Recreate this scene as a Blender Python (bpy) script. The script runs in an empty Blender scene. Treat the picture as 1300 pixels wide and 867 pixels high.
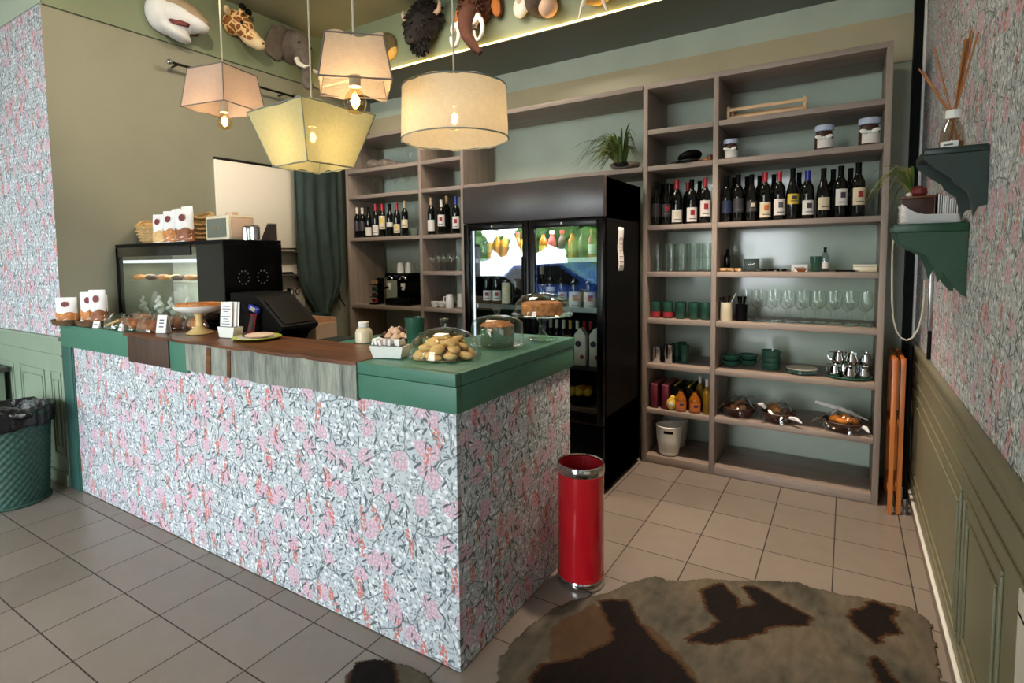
import bpy, bmesh, math, random
from mathutils import Vector, Matrix, Euler
R = math.radians
rnd = random.Random(7)
SC = bpy.context.scene
COL = SC.collection

# ------------------------------------------------------------------ camera
CAM = Vector((1.1309, -1.5607, 1.505))
PIT, ROL, YAW = -0.07, -0.0147, -0.5806
FPX, PX, PY = 710.5428, 609.1202, 375.5324
FW = Vector((math.sin(YAW) * math.cos(PIT), math.cos(YAW) * math.cos(PIT), math.sin(PIT)))
_r = Vector((math.cos(YAW), -math.sin(YAW), 0)); _u = _r.cross(FW)
RT = _r * math.cos(ROL) + _u * math.sin(ROL)
UP = -_r * math.sin(ROL) + _u * math.cos(ROL)
cd = bpy.data.cameras.new('camera'); cam = bpy.data.objects.new('camera', cd); COL.objects.link(cam)
cd.sensor_width = 36.0; cd.lens = FPX / 1300 * 36
cd.shift_x = (650 - PX) / 1300; cd.shift_y = -(433.5 - PY) / 1300
cd.clip_start = 0.02
mw = Matrix((RT, UP, -FW)).transposed().to_4x4(); mw.translation = CAM
cam.matrix_world = mw
SC.camera = cam

def at(u, v, ax, val):
    """photo pixel -> world point on the plane ax = val (measuring aid)"""
    d = FW + RT * ((u - PX) / FPX) - UP * ((v - PY) / FPX)
    i = 'xyz'.index(ax)
    return CAM + d * ((val - CAM[i]) / d[i])

# ------------------------------------------------------------------ materials
def lin(c):
    f = lambda x: x / 12.92 if x <= .04045 else ((x + .055) / 1.055) ** 2.4
    return tuple(f(x / 255) for x in c) + (1.0,)

class NT:
    def __init__(s, name):
        s.m = bpy.data.materials.new(name); s.m.use_nodes = True
        s.t = s.m.node_tree; s.t.nodes.clear()
        s.out = s.t.nodes.new('ShaderNodeOutputMaterial')
    def n(s, typ, ins=None, **kw):
        nd = s.t.nodes.new(typ)
        for k, v in kw.items(): setattr(nd, k, v)
        for k, v in (ins or {}).items(): s.put(nd.inputs[k], v)
        return nd
    def put(s, sock, v):
        if isinstance(v, bpy.types.NodeSocket): s.t.links.new(v, sock)
        else: sock.default_value = v
    def math(s, op, a, b=0.0, c=None, clamp=False):
        nd = s.t.nodes.new('ShaderNodeMath'); nd.operation = op; nd.use_clamp = clamp
        s.put(nd.inputs[0], a); s.put(nd.inputs[1], b)
        if c is not None: s.put(nd.inputs[2], c)
        return nd.outputs[0]
    def vm(s, op, a, b=(0, 0, 0), sc=None):
        nd = s.t.nodes.new('ShaderNodeVectorMath'); nd.operation = op
        s.put(nd.inputs[0], a); s.put(nd.inputs[1], b)
        if sc is not None: s.put(nd.inputs['Scale'], sc)
        return nd
    def mix(s, fac, a, b, mode='MIX'):
        nd = s.t.nodes.new('ShaderNodeMix'); nd.data_type = 'RGBA'; nd.blend_type = mode
        s.put(nd.inputs[0], fac); s.put(nd.inputs[6], a); s.put(nd.inputs[7], b)
        return nd.outputs[2]
    def surf(s, sh):
        s.t.links.new(sh, s.out.inputs['Surface'])
    def coord(s, kind='Object'):
        return s.n('ShaderNodeTexCoord').outputs[kind]
    def bump(s, h, strength=.3, dist=.01):
        return s.n('ShaderNodeBump', {'Height': h, 'Strength': strength, 'Distance': dist}).outputs[0]
    def noise(s, vec, scale, detail=3, rough=.5):
        return s.n('ShaderNodeTexNoise', {'Vector': vec, 'Scale': scale, 'Detail': detail, 'Roughness': rough})
    def bsdf(s, col, rough=.5, metal=0., normal=None, **kw):
        b = s.n('ShaderNodeBsdfPrincipled', {'Base Color': col, 'Roughness': rough, 'Metallic': metal})
        if normal is not None: s.put(b.inputs['Normal'], normal)
        for k, v in kw.items(): s.put(b.inputs[k.replace('_', ' ')], v)
        return b.outputs[0]

def mat(name, c, rough=.5, metal=0., var=.12, scale=18., bump=0., bscale=60., stretch=(1, 1, 1), **kw):
    """plain procedural surface: colour with soft noise variation and optional bump"""
    t = NT(name); co = t.vm('MULTIPLY', t.coord(), stretch).outputs[0]
    nz = t.noise(co, scale).outputs['Fac']
    a = lin(c); dk = tuple(x * (1 - var) for x in a[:3]) + (1,); lt = tuple(min(1, x * (1 + var)) for x in a[:3]) + (1,)
    f = t.math('MULTIPLY_ADD', nz, 2.2, -.6, True)
    col = t.mix(f, dk, lt)
    nrm = t.bump(t.noise(co, bscale, 4).outputs['Fac'], bump, .01) if bump else None
    t.surf(t.bsdf(col, rough, metal, nrm, **kw)); return t.m

def emit(name, c, s):
    t = NT(name); t.surf(t.n('ShaderNodeEmission', {'Color': lin(c), 'Strength': s}).outputs[0]); return t.m

def thin_glass(name, tint=(245, 250, 248), refl=1.0, rough=.02, ior=1.5, tf=1.0):
    t = NT(name)
    f0 = ((ior - 1) / (ior + 1)) ** 2
    fc = t.n('ShaderNodeLayerWeight', {'Blend': .5}).outputs['Facing']
    fac = t.math('MULTIPLY', t.math('MULTIPLY_ADD', t.math('POWER', fc, 4.), 1 - f0, f0), refl, clamp=True)
    a = t.n('ShaderNodeBsdfTransparent', {'Color': tuple(x * tf for x in lin(tint)[:3]) + (1,)}).outputs[0]
    b = t.n('ShaderNodeBsdfGlossy', {'Color': (1, 1, 1, 1), 'Roughness': rough}).outputs[0]
    mx = t.n('ShaderNodeMixShader', {0: fac, 1: a, 2: b}); t.surf(mx.outputs[0]); return t.m

def wood(name, c1, c2, axis=0, scale=6., rough=.5, ring=18.):
    t = NT(name); st = [14., 14., 14.]; st[axis] = 1.2
    co = t.vm('MULTIPLY', t.coord(), tuple(st)).outputs[0]
    n1 = t.noise(co, scale * .25, 5, .6).outputs['Fac']; n2 = t.noise(co, scale * 1.5, 6, .65).outputs['Fac']
    f = t.math('MULTIPLY_ADD', t.math('ADD', t.math('MULTIPLY', n1, .6), t.math('MULTIPLY', n2, .4)), 3.2, -1.1, True)
    t.surf(t.bsdf(t.mix(f, lin(c1), lin(c2)), rough, 0, t.bump(n2, .25, .004))); return t.m

def wallpaper(name, ua):
    """floral wallpaper; ua = world axis that runs along the wall (0 = x, 1 = y)"""
    t = NT(name)
    xyz = t.n('ShaderNodeSeparateXYZ', {0: t.coord()})
    uv = t.n('ShaderNodeCombineXYZ', {0: xyz.outputs[ua], 1: xyz.outputs[2], 2: 0.}).outputs[0]
    nz = t.noise(uv, 9., 2).outputs['Color']
    wob = t.vm('SCALE', t.vm('SUBTRACT', nz, (.5, .5, .5)).outputs[0], sc=.06).outputs[0]
    wuv = t.vm('MULTIPLY', t.vm('ADD', uv, wob).outputs[0], (1, 1, 0)).outputs[0]
    def leaf(src, scale, size, asp, a0, a1, keep, off):
        p = t.vm('ADD', src, (off, off * .7, 0)).outputs[0]
        v = t.n('ShaderNodeTexVoronoi', {'Vector': p, 'Scale': scale, 'Randomness': .9}, voronoi_dimensions='2D')
        cs = t.n('ShaderNodeSeparateColor', {0: v.outputs['Color']})
        loc = t.vm('SUBTRACT', p, v.outputs['Position']).outputs[0]
        ang = t.math('MULTIPLY_ADD', cs.outputs[0], a1 - a0, a0)
        rt = t.n('ShaderNodeVectorRotate', {'Vector': loc, 'Angle': ang}, rotation_type='Z_AXIS').outputs[0]
        ln = t.vm('LENGTH', t.vm('MULTIPLY', rt, (scale, scale * asp, 0)).outputs[0]).outputs['Value']
        m = t.math('LESS_THAN', ln, size)
        return t.math('MULTIPLY', m, t.math('LESS_THAN', cs.outputs[1], keep)), cs.outputs[2]
    def dots(scale, r, off):
        v = t.n('ShaderNodeTexVoronoi', {'Vector': t.vm('ADD', uv, (off, off, 0)).outputs[0], 'Scale': scale, 'Randomness': .55}, voronoi_dimensions='2D')
        return t.math('LESS_THAN', v.outputs['Distance'], r)
    col = t.mix(t.noise(uv, 30., 2).outputs['Fac'], lin((184, 190, 195)), lin((206, 212, 217)))
    for sc, sz, asp, c, kp, off in ((50, .50, 3.0, (156, 164, 170), .75, 1.3), (38, .42, 1.5, (232, 234, 238), .5, 4.1), (60, .46, 2.6, (134, 144, 149), .45, 7.7)):
        m, _ = leaf(uv, sc, sz, asp, 0, 6.28, kp, off); col = t.mix(m, col, lin(c))
    # stems
    ve = t.n('ShaderNodeTexVoronoi', {'Vector': wuv, 'Scale': 5.6}, voronoi_dimensions='2D', feature='DISTANCE_TO_EDGE')
    col = t.mix(t.math('LESS_THAN', ve.outputs['Distance'], .014), col, lin((116, 124, 128)))
    # pink flower clusters built of round petals
    m, hv = leaf(wuv, 8.2, .34, 1.15, 0, 3.1, .72, 2.2)
    col = t.mix(t.math('MULTIPLY', m, dots(54, .60, 0)), col, lin((200, 166, 180)))
    col = t.mix(t.math('MULTIPLY', m, dots(54, .34, 0)), col, lin((222, 190, 204)))
    # coral sprigs
    m, hv = leaf(wuv, 7.0, .36, 3.2, 1.0, 1.9, .62, 9.4)
    col = t.mix(t.math('MULTIPLY', m, dots(60, .45, 3.)), col, lin((204, 124, 114)))
    # dark leaves
    for sc, sz, asp, c, kp, off in ((24, .44, 4.2, (80, 92, 96), .42, 5.5), (30, .42, 4.0, (96, 108, 110), .38, 12.3)):
        m, _ = leaf(wuv, sc, sz, asp, .6, 2.9, kp, off); col = t.mix(m, col, lin(c))
    t.surf(t.bsdf(col, .55)); return t.m

def tiles(name):
    t = NT(name); xyz = t.n('ShaderNodeSeparateXYZ', {0: t.coord()})
    def grid(o, off, s):
        q = t.math('DIVIDE', t.math('SUBTRACT', o, off), s); fl = t.math('FLOOR', q); fr = t.math('SUBTRACT', q, fl)
        e = t.math('MINIMUM', fr, t.math('SUBTRACT', 1., fr)); return fl, t.math('MULTIPLY', e, s)
    fx, ex = grid(xyz.outputs[0], -.0836, .2994); fy, ey = grid(xyz.outputs[1], 2.145, .3194)
    g = t.math('LESS_THAN', t.math('MINIMUM', ex, ey), .0028)
    wn = t.n('ShaderNodeTexWhiteNoise', {'Vector': t.n('ShaderNodeCombineXYZ', {0: fx, 1: fy, 2: 0.}).outputs[0]}).outputs['Value']
    nz = t.noise(t.coord(), 7., 6, .65).outputs['Fac']
    f = t.math('ADD', t.math('MULTIPLY', wn, .45), t.math('MULTIPLY', nz, .55))
    col = t.mix(f, lin((126, 116, 106)), lin((146, 135, 124)))
    col = t.mix(g, col, lin((52, 44, 40)))
    rough = t.math('ADD', t.math('MULTIPLY', g, .5), t.math('MULTIPLY_ADD', nz, .14, .17))
    h = t.math('SUBTRACT', t.math('MULTIPLY', nz, .12), g)
    t.surf(t.bsdf(col, rough, 0, t.bump(h, .35, .003))); return t.m

MT = {}
def setup_mats():
    m = MT
    m['floor'] = tiles('floor_tiles')
    m['wp_x'] = wallpaper('floral_wallpaper_front', 0); m['wp_y'] = wallpaper('floral_wallpaper_side', 1)
    m['olive'] = mat('olive_paint', (138, 137, 118), .55, var=.05, scale=3)
    m['frieze'] = mat('green_paint', (122, 132, 106), .55, var=.05, scale=3)
    m['frieze_pale'] = mat('pale_green_paint', (172, 186, 168), .5, var=.05, scale=3)
    m['ceiling'] = mat('ceiling_paint', (150, 148, 122), .6, var=.05, scale=3)
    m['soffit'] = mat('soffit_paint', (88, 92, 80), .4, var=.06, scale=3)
    m['backwall'] = mat('gloss_grey_green', (190, 202, 186), .13, var=.06, scale=4)
    m['beige'] = mat('beige_band', (188, 178, 148), .25, var=.05, scale=4)
    m['wains_r'] = mat('wainscot_olive', (124, 120, 96), .45, var=.06, scale=5)
    m['wains_l'] = mat('wainscot_sage', (136, 152, 132), .5, var=.06, scale=5)
    m['white'] = mat('white_paint', (232, 230, 222), .4, var=.03)
    m['tilebase'] = mat('skirting_tile', (120, 104, 92), .3, var=.1)
    m['green'] = mat('bar_green', (66, 118, 98), .45, var=.06, scale=9, bump=.05, bscale=120)
    m['green_dk'] = mat('post_green', (44, 84, 76), .5, var=.1, scale=9)
    m['topwood'] = wood('brown_slab_wood', (58, 34, 20), (128, 74, 40), 0, 6, .38)
    m['greywood'] = wood('weathered_grey_wood', (72, 78, 74), (172, 174, 160), 2, 7, .55)
    m['darkwood'] = wood('dark_brown_board', (48, 34, 26), (88, 62, 48), 2, 5, .55)
    m['shelf'] = wood('grey_brown_laminate', (134, 119, 109), (162, 146, 134), 0, 6, .5)
    m['shelf_v'] = wood('grey_brown_laminate_upright', (134, 119, 109), (162, 146, 134), 2, 6, .5)
    m['blackgloss'] = mat('black_gloss', (5, 5, 6), .25, var=.2, Specular_IOR_Level=.18)
    m['black'] = mat('black_plastic', (7, 7, 8), .55, var=.2, Specular_IOR_Level=.12)
    m['header'] = mat('header_grey', (66, 60, 60), .3, var=.08)
    m['bottle'] = mat('black_bottle_glass', (10, 12, 10), .06, var=.2)
    m['chrome'] = mat('chrome', (205, 205, 205), .12, 1., var=.04)
    m['steel'] = mat('steel', (150, 150, 148), .28, 1., var=.06)
    m['red'] = mat('red_enamel', (196, 22, 34), .22, var=.06, scale=6, Coat_Weight=.5)
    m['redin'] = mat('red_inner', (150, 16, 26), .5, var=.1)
    m['glass'] = thin_glass('clear_glass', (250, 253, 251), 1.2)
    m['glass_d'] = thin_glass('fridge_glass', (240, 246, 246), 2.2)
    m['glass_g'] = mat('green_glass', (44, 86, 70), .08, var=.15)
    m['glass_dk'] = thin_glass('dark_glass', (44, 54, 58), 1.2)
    m['wrap'] = thin_glass('cellophane', (244, 244, 244), 2.4, .12)
    m['wicker'] = mat('wicker', (190, 156, 104), .6, var=.35, scale=60, bump=.4, bscale=150)
    m['wicker_dk'] = mat('brown_wicker', (98, 72, 46), .6, var=.4, scale=60, bump=.4, bscale=150)
    m['wicker_g'] = mat('green_wicker', (36, 72, 60), .5, var=.35, scale=50, bump=.4, bscale=150)
    m['bagblack'] = mat('black_bin_bag', (12, 12, 14), .28, var=.2, bump=.9, bscale=26)
    m['paper'] = mat('white_paper', (236, 234, 232), .7, var=.03)
    m['ink'] = mat('grey_ink', (96, 96, 100), .8, var=.1)
    m['cream'] = mat('cream_ceramic', (226, 214, 184), .3, var=.05)
    m['creamyellow'] = mat('yellow_ceramic', (226, 196, 132), .3, var=.1)
    m['whitecer'] = mat('white_ceramic', (236, 236, 230), .2, var=.03)
    m['crust'] = mat('baked_crust', (196, 128, 66), .6, var=.4, scale=40, bump=.4, bscale=60)
    m['cookie'] = mat('cookie_dough', (226, 186, 122), .7, var=.16, scale=25, bump=.3, bscale=70)
    m['bread'] = mat('brown_bread', (150, 88, 44), .55, var=.5, scale=30, bump=.4, bscale=60)
    m['almond'] = mat('almond_cake', (172, 108, 52), .6, var=.55, scale=45, bump=.8, bscale=60)
    m['choc'] = mat('chocolate', (66, 34, 22), .5, var=.4, scale=40)
    m['burgundy'] = mat('burgundy_emblem', (112, 30, 32), .6, var=.2)
    m['redcap'] = mat('red_foil', (176, 30, 40), .3, var=.1)
    m['bluecap'] = mat('blue_foil', (42, 48, 140), .3, var=.1)
    m['whitecap'] = mat('white_foil', (226, 218, 200), .35, var=.08)
    m['goldcap'] = mat('tan_foil', (196, 160, 112), .35, var=.1)
    m['lb_white'] = mat('white_label', (226, 220, 212), .6, var=.04)
    m['lb_cream'] = mat('cream_label', (222, 206, 172), .6, var=.06)
    m['lb_yellow'] = mat('yellow_label', (220, 190, 66), .5, var=.08)
    m['lb_dark'] = mat('dark_label', (52, 48, 50), .5, var=.3, scale=90)
    m['lb_blue'] = mat('blue_label', (34, 44, 72), .5, var=.3, scale=90)
    m['lb_red'] = mat('red_mark', (158, 36, 44), .6, var=.1)
    m['lb_orange'] = mat('orange_mark', (204, 110, 46), .6, var=.1)
    m['lb_ink'] = mat('dark_mark', (60, 52, 66), .6, var=.1)
    m['amber'] = mat('amber_bottle', (150, 84, 20), .1, var=.3)
    m['orange'] = mat('orange_juice', (232, 140, 36), .15, var=.1)
    m['water'] = thin_glass('water_bottle', (214, 226, 230), 2.)
    m['leaf'] = mat('spider_plant_leaf', (78, 104, 40), .45, var=.4, scale=8)
    m['leaf_y'] = mat('pale_plant_leaf', (142, 146, 72), .45, var=.3, scale=8)
    m['soil'] = mat('dark_soil', (40, 30, 24), .9, var=.3)
    m['orangewood'] = wood('orange_varnish_wood', (176, 92, 34), (222, 134, 62), 2, 5, .35)
    m['lightwood'] = wood('light_slat_wood', (196, 154, 112), (232, 198, 156), 0, 5, .55)
    m['bracket_g'] = mat('green_bracket', (20, 66, 38), .4, var=.12, scale=12)
    m['bracket_d'] = mat('dark_green_bracket', (24, 44, 38), .4, var=.2, scale=12)
    m['curtain'] = mat('dark_green_curtain', (46, 62, 58), .8, var=.25, scale=10, bump=.2, bscale=200)
    m['board'] = mat('cream_board', (240, 232, 216), .5, var=.0)
    m['tin'] = mat('polished_tin', (200, 205, 208), .12, 1., var=.05)
    m['reed'] = mat('rattan_reed', (164, 106, 56), .6, var=.2)
    m['diff'] = thin_glass('diffuser_glass', (222, 214, 200), 1.8)
    m['cord'] = mat('cream_cord', (206, 198, 176), .6, var=.04)
    m['iron'] = mat('dark_iron', (40, 38, 36), .4, .7, var=.1)
    m['pinkbox'] = mat('tan_cardboard', (216, 186, 160), .7, var=.06)
    m['bluebright'] = mat('blue_wrapper', (44, 60, 200), .3, var=.1)
    m['lime'] = mat('lime_rim', (178, 198, 66), .4, var=.1)
    m['led'] = emit('warm_led', (255, 206, 120), 14.)
    m['fil'] = emit('filament', (255, 196, 110), 60.)
    m['cool'] = emit('fridge_led', (235, 242, 255), 1.6)
    m['bulbglass'] = thin_glass('bulb_glass', (255, 240, 210), 1.2)
setup_mats()

def fabric(name, c, trans=.55):
    t = NT(name); co = t.coord()
    w1 = t.n('ShaderNodeTexWave', {'Vector': co, 'Scale': 90., 'Distortion': 3.}, bands_direction='Z').outputs['Fac']
    w2 = t.n('ShaderNodeTexWave', {'Vector': co, 'Scale': 90., 'Distortion': 3.}, bands_direction='DIAGONAL').outputs['Fac']
    nz = t.noise(co, 60., 3).outputs['Fac']
    f = t.math('ADD', t.math('MULTIPLY', t.math('ADD', w1, w2), .3), t.math('MULTIPLY', nz, .4))
    a = lin(c); col = t.mix(f, tuple(x * .72 for x in a[:3]) + (1,), a)
    d = t.n('ShaderNodeBsdfDiffuse', {'Color': col, 'Normal': t.bump(f, .4, .004)}).outputs[0]
    tr = t.n('ShaderNodeBsdfTranslucent', {'Color': col}).outputs[0]
    mx = t.n('ShaderNodeMixShader', {0: trans, 1: d, 2: tr}).outputs[0]
    gap = t.n('ShaderNodeBsdfTransparent', {'Color': (1, 1, 1, 1)}).outputs[0]
    t.surf(t.n('ShaderNodeMixShader', {0: t.math('MULTIPLY_ADD', f, -.22, .22, True), 1: mx, 2: gap}).outputs[0]); return t.m

# ------------------------------------------------------------------ mesh builder
CLAMP = False
class MB:
    def __init__(s): s.bm = bmesh.new()
    def _mi(s, fs, mi):
        for f in fs: f.material_index = mi
    def box(s, c, d, bev=0., rot=None, mi=0):
        M = Matrix.Translation(Vector(c)) @ (Euler(rot).to_matrix().to_4x4() if rot else Matrix()) @ Matrix.Diagonal((d[0], d[1], d[2], 1))
        n0 = len(s.bm.faces)
        r = bmesh.ops.create_cube(s.bm, size=1., matrix=M)
        if bev:
            es = list({e for v in r['verts'] for e in v.link_edges})
            bmesh.ops.bevel(s.bm, geom=es, offset=bev, segments=2, affect='EDGES', profile=.5)
        s.bm.faces.ensure_lookup_table()
        s._mi(s.bm.faces[n0:], mi); return s
    def b2(s, p, q, bev=0., mi=0):
        p, q = Vector(p), Vector(q); return s.box((p + q) / 2, [abs(x) for x in (q - p)], bev, None, mi)
    def lathe(s, prof, seg=24, c=(0, 0, 0), mi=0, M=None, wob=None, a0=0., a1=math.tau):
        c = Vector(c); rows = []; full = abs(a1 - a0 - math.tau) < 1e-6; k = seg if full else seg + 1
        for r, z in prof:
            if r < 1e-6 and full:
                p = Vector((0, 0, z)); rows.append([s.bm.verts.new((M @ p if M else p) + c)]); continue
            row = []
            for i in range(k):
                a = a0 + (a1 - a0) * i / seg; rr = r * (wob(a, z) if wob else 1)
                p = Vector((rr * math.cos(a), rr * math.sin(a), z)); row.append(s.bm.verts.new((M @ p if M else p) + c))
            rows.append(row)
        for A, B in zip(rows, rows[1:]):
            n = k if full else k - 1
            for i in range(n):
                j = (i + 1) % k
                if len(A) == 1 and len(B) == 1: continue
                vs = [A[0], B[j], B[i]] if len(A) == 1 else ([A[i], A[j], B[0]] if len(B) == 1 else [A[i], A[j], B[j], B[i]])
                try: s.bm.faces.new(vs).material_index = mi
                except ValueError: pass
        return s
    def tube(s, pts, r, seg=8, closed=False, mi=0, caps=True):
        pts = [Vector(p) for p in pts]; n = len(pts); rows = []; prev = None
        for i, p in enumerate(pts):
            a = pts[(i - 1) % n] if (closed or i > 0) else p; b = pts[(i + 1) % n] if (closed or i < n - 1) else p
            d = (b - a).normalized()
            if prev is None: x = d.orthogonal().normalized()
            else:
                x = prev - d * prev.dot(d)
                x = x.normalized() if x.length > 1e-6 else d.orthogonal().normalized()
            prev = x; y = d.cross(x); rr = r[i] if isinstance(r, (list, tuple)) else r
            rows.append([s.bm.verts.new(p + (x * math.cos(math.tau * j / seg) + y * math.sin(math.tau * j / seg)) * rr) for j in range(seg)])
        prs = list(zip(rows, rows[1:])) + ([(rows[-1], rows[0])] if closed else [])
        for A, B in prs:
            for j in range(seg):
                k = (j + 1) % seg; s.bm.faces.new([A[j], A[k], B[k], B[j]]).material_index = mi
        if caps and not closed:
            s.bm.faces.new(rows[0][::-1]).material_index = mi; s.bm.faces.new(rows[-1]).material_index = mi
        return s
    def prism(s, poly, a, b, plane='xy', mi=0):
        """polygon in a plane extruded from a to b along the third axis"""
        f = {'xy': lambda p, h: (p[0], p[1], h), 'xz': lambda p, h: (p[0], h, p[1]), 'yz': lambda p, h: (h, p[0], p[1])}[plane]
        A = [s.bm.verts.new(f(p, a)) for p in poly]; B = [s.bm.verts.new(f(p, b)) for p in poly]
        fs = [s.bm.faces.new(A[::-1]), s.bm.faces.new(B)]; n = len(poly)
        for i in range(n): fs.append(s.bm.faces.new([A[i], A[(i + 1) % n], B[(i + 1) % n], B[i]]))
        s._mi(fs, mi); return s
    def ell(s, c, r, rot=None, seg=16, mi=0):
        M = Matrix.Translation(Vector(c)) @ (Euler(rot).to_matrix().to_4x4() if rot else Matrix()) @ Matrix.Diagonal((r[0], r[1], r[2], 1))
        n0 = len(s.bm.faces); bmesh.ops.create_uvsphere(s.bm, u_segments=seg, v_segments=max(6, seg * 2 // 3), radius=1., matrix=M)
        s.bm.faces.ensure_lookup_table(); s._mi(s.bm.faces[n0:], mi); return s
    def sheet(s, fn, nu, nv, mi=0, closeu=False):
        g = [[s.bm.verts.new(fn(i / (nu if closeu else nu), j / nv)) for i in range(nu if closeu else nu + 1)] for j in range(nv + 1)]
        k = len(g[0])
        for j in range(nv):
            for i in range(k if closeu else k - 1):
                q = (i + 1) % k; s.bm.faces.new([g[j][i], g[j][q], g[j + 1][q], g[j + 1][i]]).material_index = mi
        return s
    def jit(s, amt, seed=0):
        rr = random.Random(seed)
        for v in s.bm.verts: v.co += Vector((rr.uniform(-1, 1), rr.uniform(-1, 1), rr.uniform(-1, 1))) * amt
        return s
    def build(s, name, m, parent=None, loc=None, rot=None, sharp=38, remesh=0., solid=0., subsurf=0, flat=False, fix=True):
        if CLAMP:
            for v in s.bm.verts: v.co.x = max(v.co.x, .007)
        if fix: bmesh.ops.recalc_face_normals(s.bm, faces=s.bm.faces[:])
        me = bpy.data.meshes.new(name); s.bm.to_mesh(me); s.bm.free()
        for x in (m if isinstance(m, (list, tuple)) else [m]): me.materials.append(MT[x] if isinstance(x, str) else x)
        if not flat:
            me.polygons.foreach_set('use_smooth', [True] * len(me.polygons))
            me.set_sharp_from_angle(angle=R(sharp))
        o = bpy.data.objects.new(name, me); COL.objects.link(o)
        if parent is not None: o.parent = parent
        if loc is not None: o.location = loc
        if rot is not None: o.rotation_euler = rot
        if remesh:
            md = o.modifiers.new('remesh', 'REMESH'); md.mode = 'VOXEL'; md.voxel_size = remesh; md.use_smooth_shade = True
            sm = o.modifiers.new('smooth', 'SMOOTH'); sm.iterations = 4; sm.factor = .5
        if solid:
            md = o.modifiers.new('solid', 'SOLIDIFY'); md.thickness = solid; md.offset = 0
        if subsurf:
            md = o.modifiers.new('sub', 'SUBSURF'); md.levels = md.render_levels = subsurf
        return o

def thing(name, label, cat, loc=(0, 0, 0), rz=0., group=None):
    o = bpy.data.objects.new(name, None); COL.objects.link(o); o.empty_display_size = .05
    o.location = loc; o.rotation_euler = (0, 0, rz); o['label'] = label; o['category'] = cat
    if group: o['group'] = group
    return o
def tag(o, label, cat, group=None, kind=None):
    o['label'] = label; o['category'] = cat
    if group: o['group'] = group
    if kind: o['kind'] = kind
    return o
def struct(name, mb, m, **k):
    o = mb.build(name, m, **k); o['kind'] = 'structure'; return o
KIDS = {}
def kids(o):
    return [c for c in bpy.data.objects if c.parent == o]
def dup(root, loc, rz=None, label=None, group=None, scale=None, cat=None):
    r = root.copy(); COL.objects.link(r); r.location = loc
    if rz is not None: r.rotation_euler = (r.rotation_euler[0], r.rotation_euler[1], rz)
    if label: r['label'] = label
    if group: r['group'] = group
    if cat: r['category'] = cat
    if scale: r.scale = scale if not isinstance(scale, (int, float)) else (scale,) * 3
    for ch in kids(root):
        c = ch.copy(); COL.objects.link(c); c.parent = r
        for g in kids(ch):
            d = g.copy(); COL.objects.link(d); d.parent = c
    return r
ORD = ['first', 'second', 'third', 'fourth', 'fifth', 'sixth', 'seventh', 'eighth', 'ninth', 'tenth', 'eleventh', 'twelfth', 'thirteenth', 'fourteenth']
# ================================================================== SETTING
XL, XR, YB, ZF, ZC = -3.2, 1.4966, 2.95, 3.16, 3.63
struct('floor', MB().b2((-5.7, -5.2, -.08), (1.75, YB + .12, 0)), 'floor')
struct('ceiling', MB().b2((-5.7, -5.2, ZC), (1.75, YB + .12, ZC + .1)), 'ceiling')
struct('wall_left', MB().b2((XL - .12, .12, 0), (XL, YB, ZC)).b2((XL - .003, .001, 0), (XL, .12, ZC)), 'olive')
struct('wall_front', MB().b2((-5.7, 0, 0), (XL - .003, .12, ZF)), 'wp_x')
struct('wall_back', MB().b2((-5.7, YB, 0), (1.75, YB + .12, ZC)), 'backwall')
struct('wall_right', MB().b2((XR, -5.2, 0), (XR + .14, 2.86, ZC)), 'wp_y')
struct('wall_left_far', MB().b2((-5.82, -5.2, 0), (-5.7, YB, ZC)), 'olive')
struct('trim_1', MB().b2((XL, .004, ZF), (XL + .012, 2.283, ZC)).b2((XL, .004, ZF - .012), (XL + .02, 2.283, ZF)), 'frieze')
struct('trim_2', MB().b2((-5.7, -.008, ZF - .005), (XL, .12, ZC)), 'frieze_pale')
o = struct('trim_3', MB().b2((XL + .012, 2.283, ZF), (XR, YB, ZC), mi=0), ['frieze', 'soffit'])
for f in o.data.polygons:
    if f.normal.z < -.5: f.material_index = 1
struct('trim_4', MB().b2((XL, 2.93, 2.69), (XR, YB, 2.98)), 'beige')  # beige band on the back wall above the bookcases
# return of the back corner on the right: dark gap, pipe and cream bead
struct('trim_5', MB().b2((1.44, 2.862, 0), (1.56, 2.95, ZC)), 'black')
struct('trim_6', MB().b2((XR - .012, 2.83, .96), (XR + .01, 2.862, ZC)), 'white')
struct('trim_16', MB().b2((-5.7, -.03, 3.58), (XL, 0, 3.62)), 'frieze_pale')

def frame(mb, ua, fixed, s, u0, u1, z0, z1, w=.014, d=.008):
    """rectangular panel moulding on a wall; ua 0: wall along x, 1: wall along y"""
    def bx(ua0, ua1, za, zb):
        if ua == 0: mb.b2((ua0, fixed, za), (ua1, fixed + s * d, zb), .003)
        else: mb.b2((fixed, ua0, za), (fixed + s * d, ua1, zb), .003)
    bx(u0, u1, z0, z0 + w); bx(u0, u1, z1 - w, z1); bx(u0, u0 + w, z0 + w, z1 - w); bx(u1 - w, u1, z0 + w, z1 - w)
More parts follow.
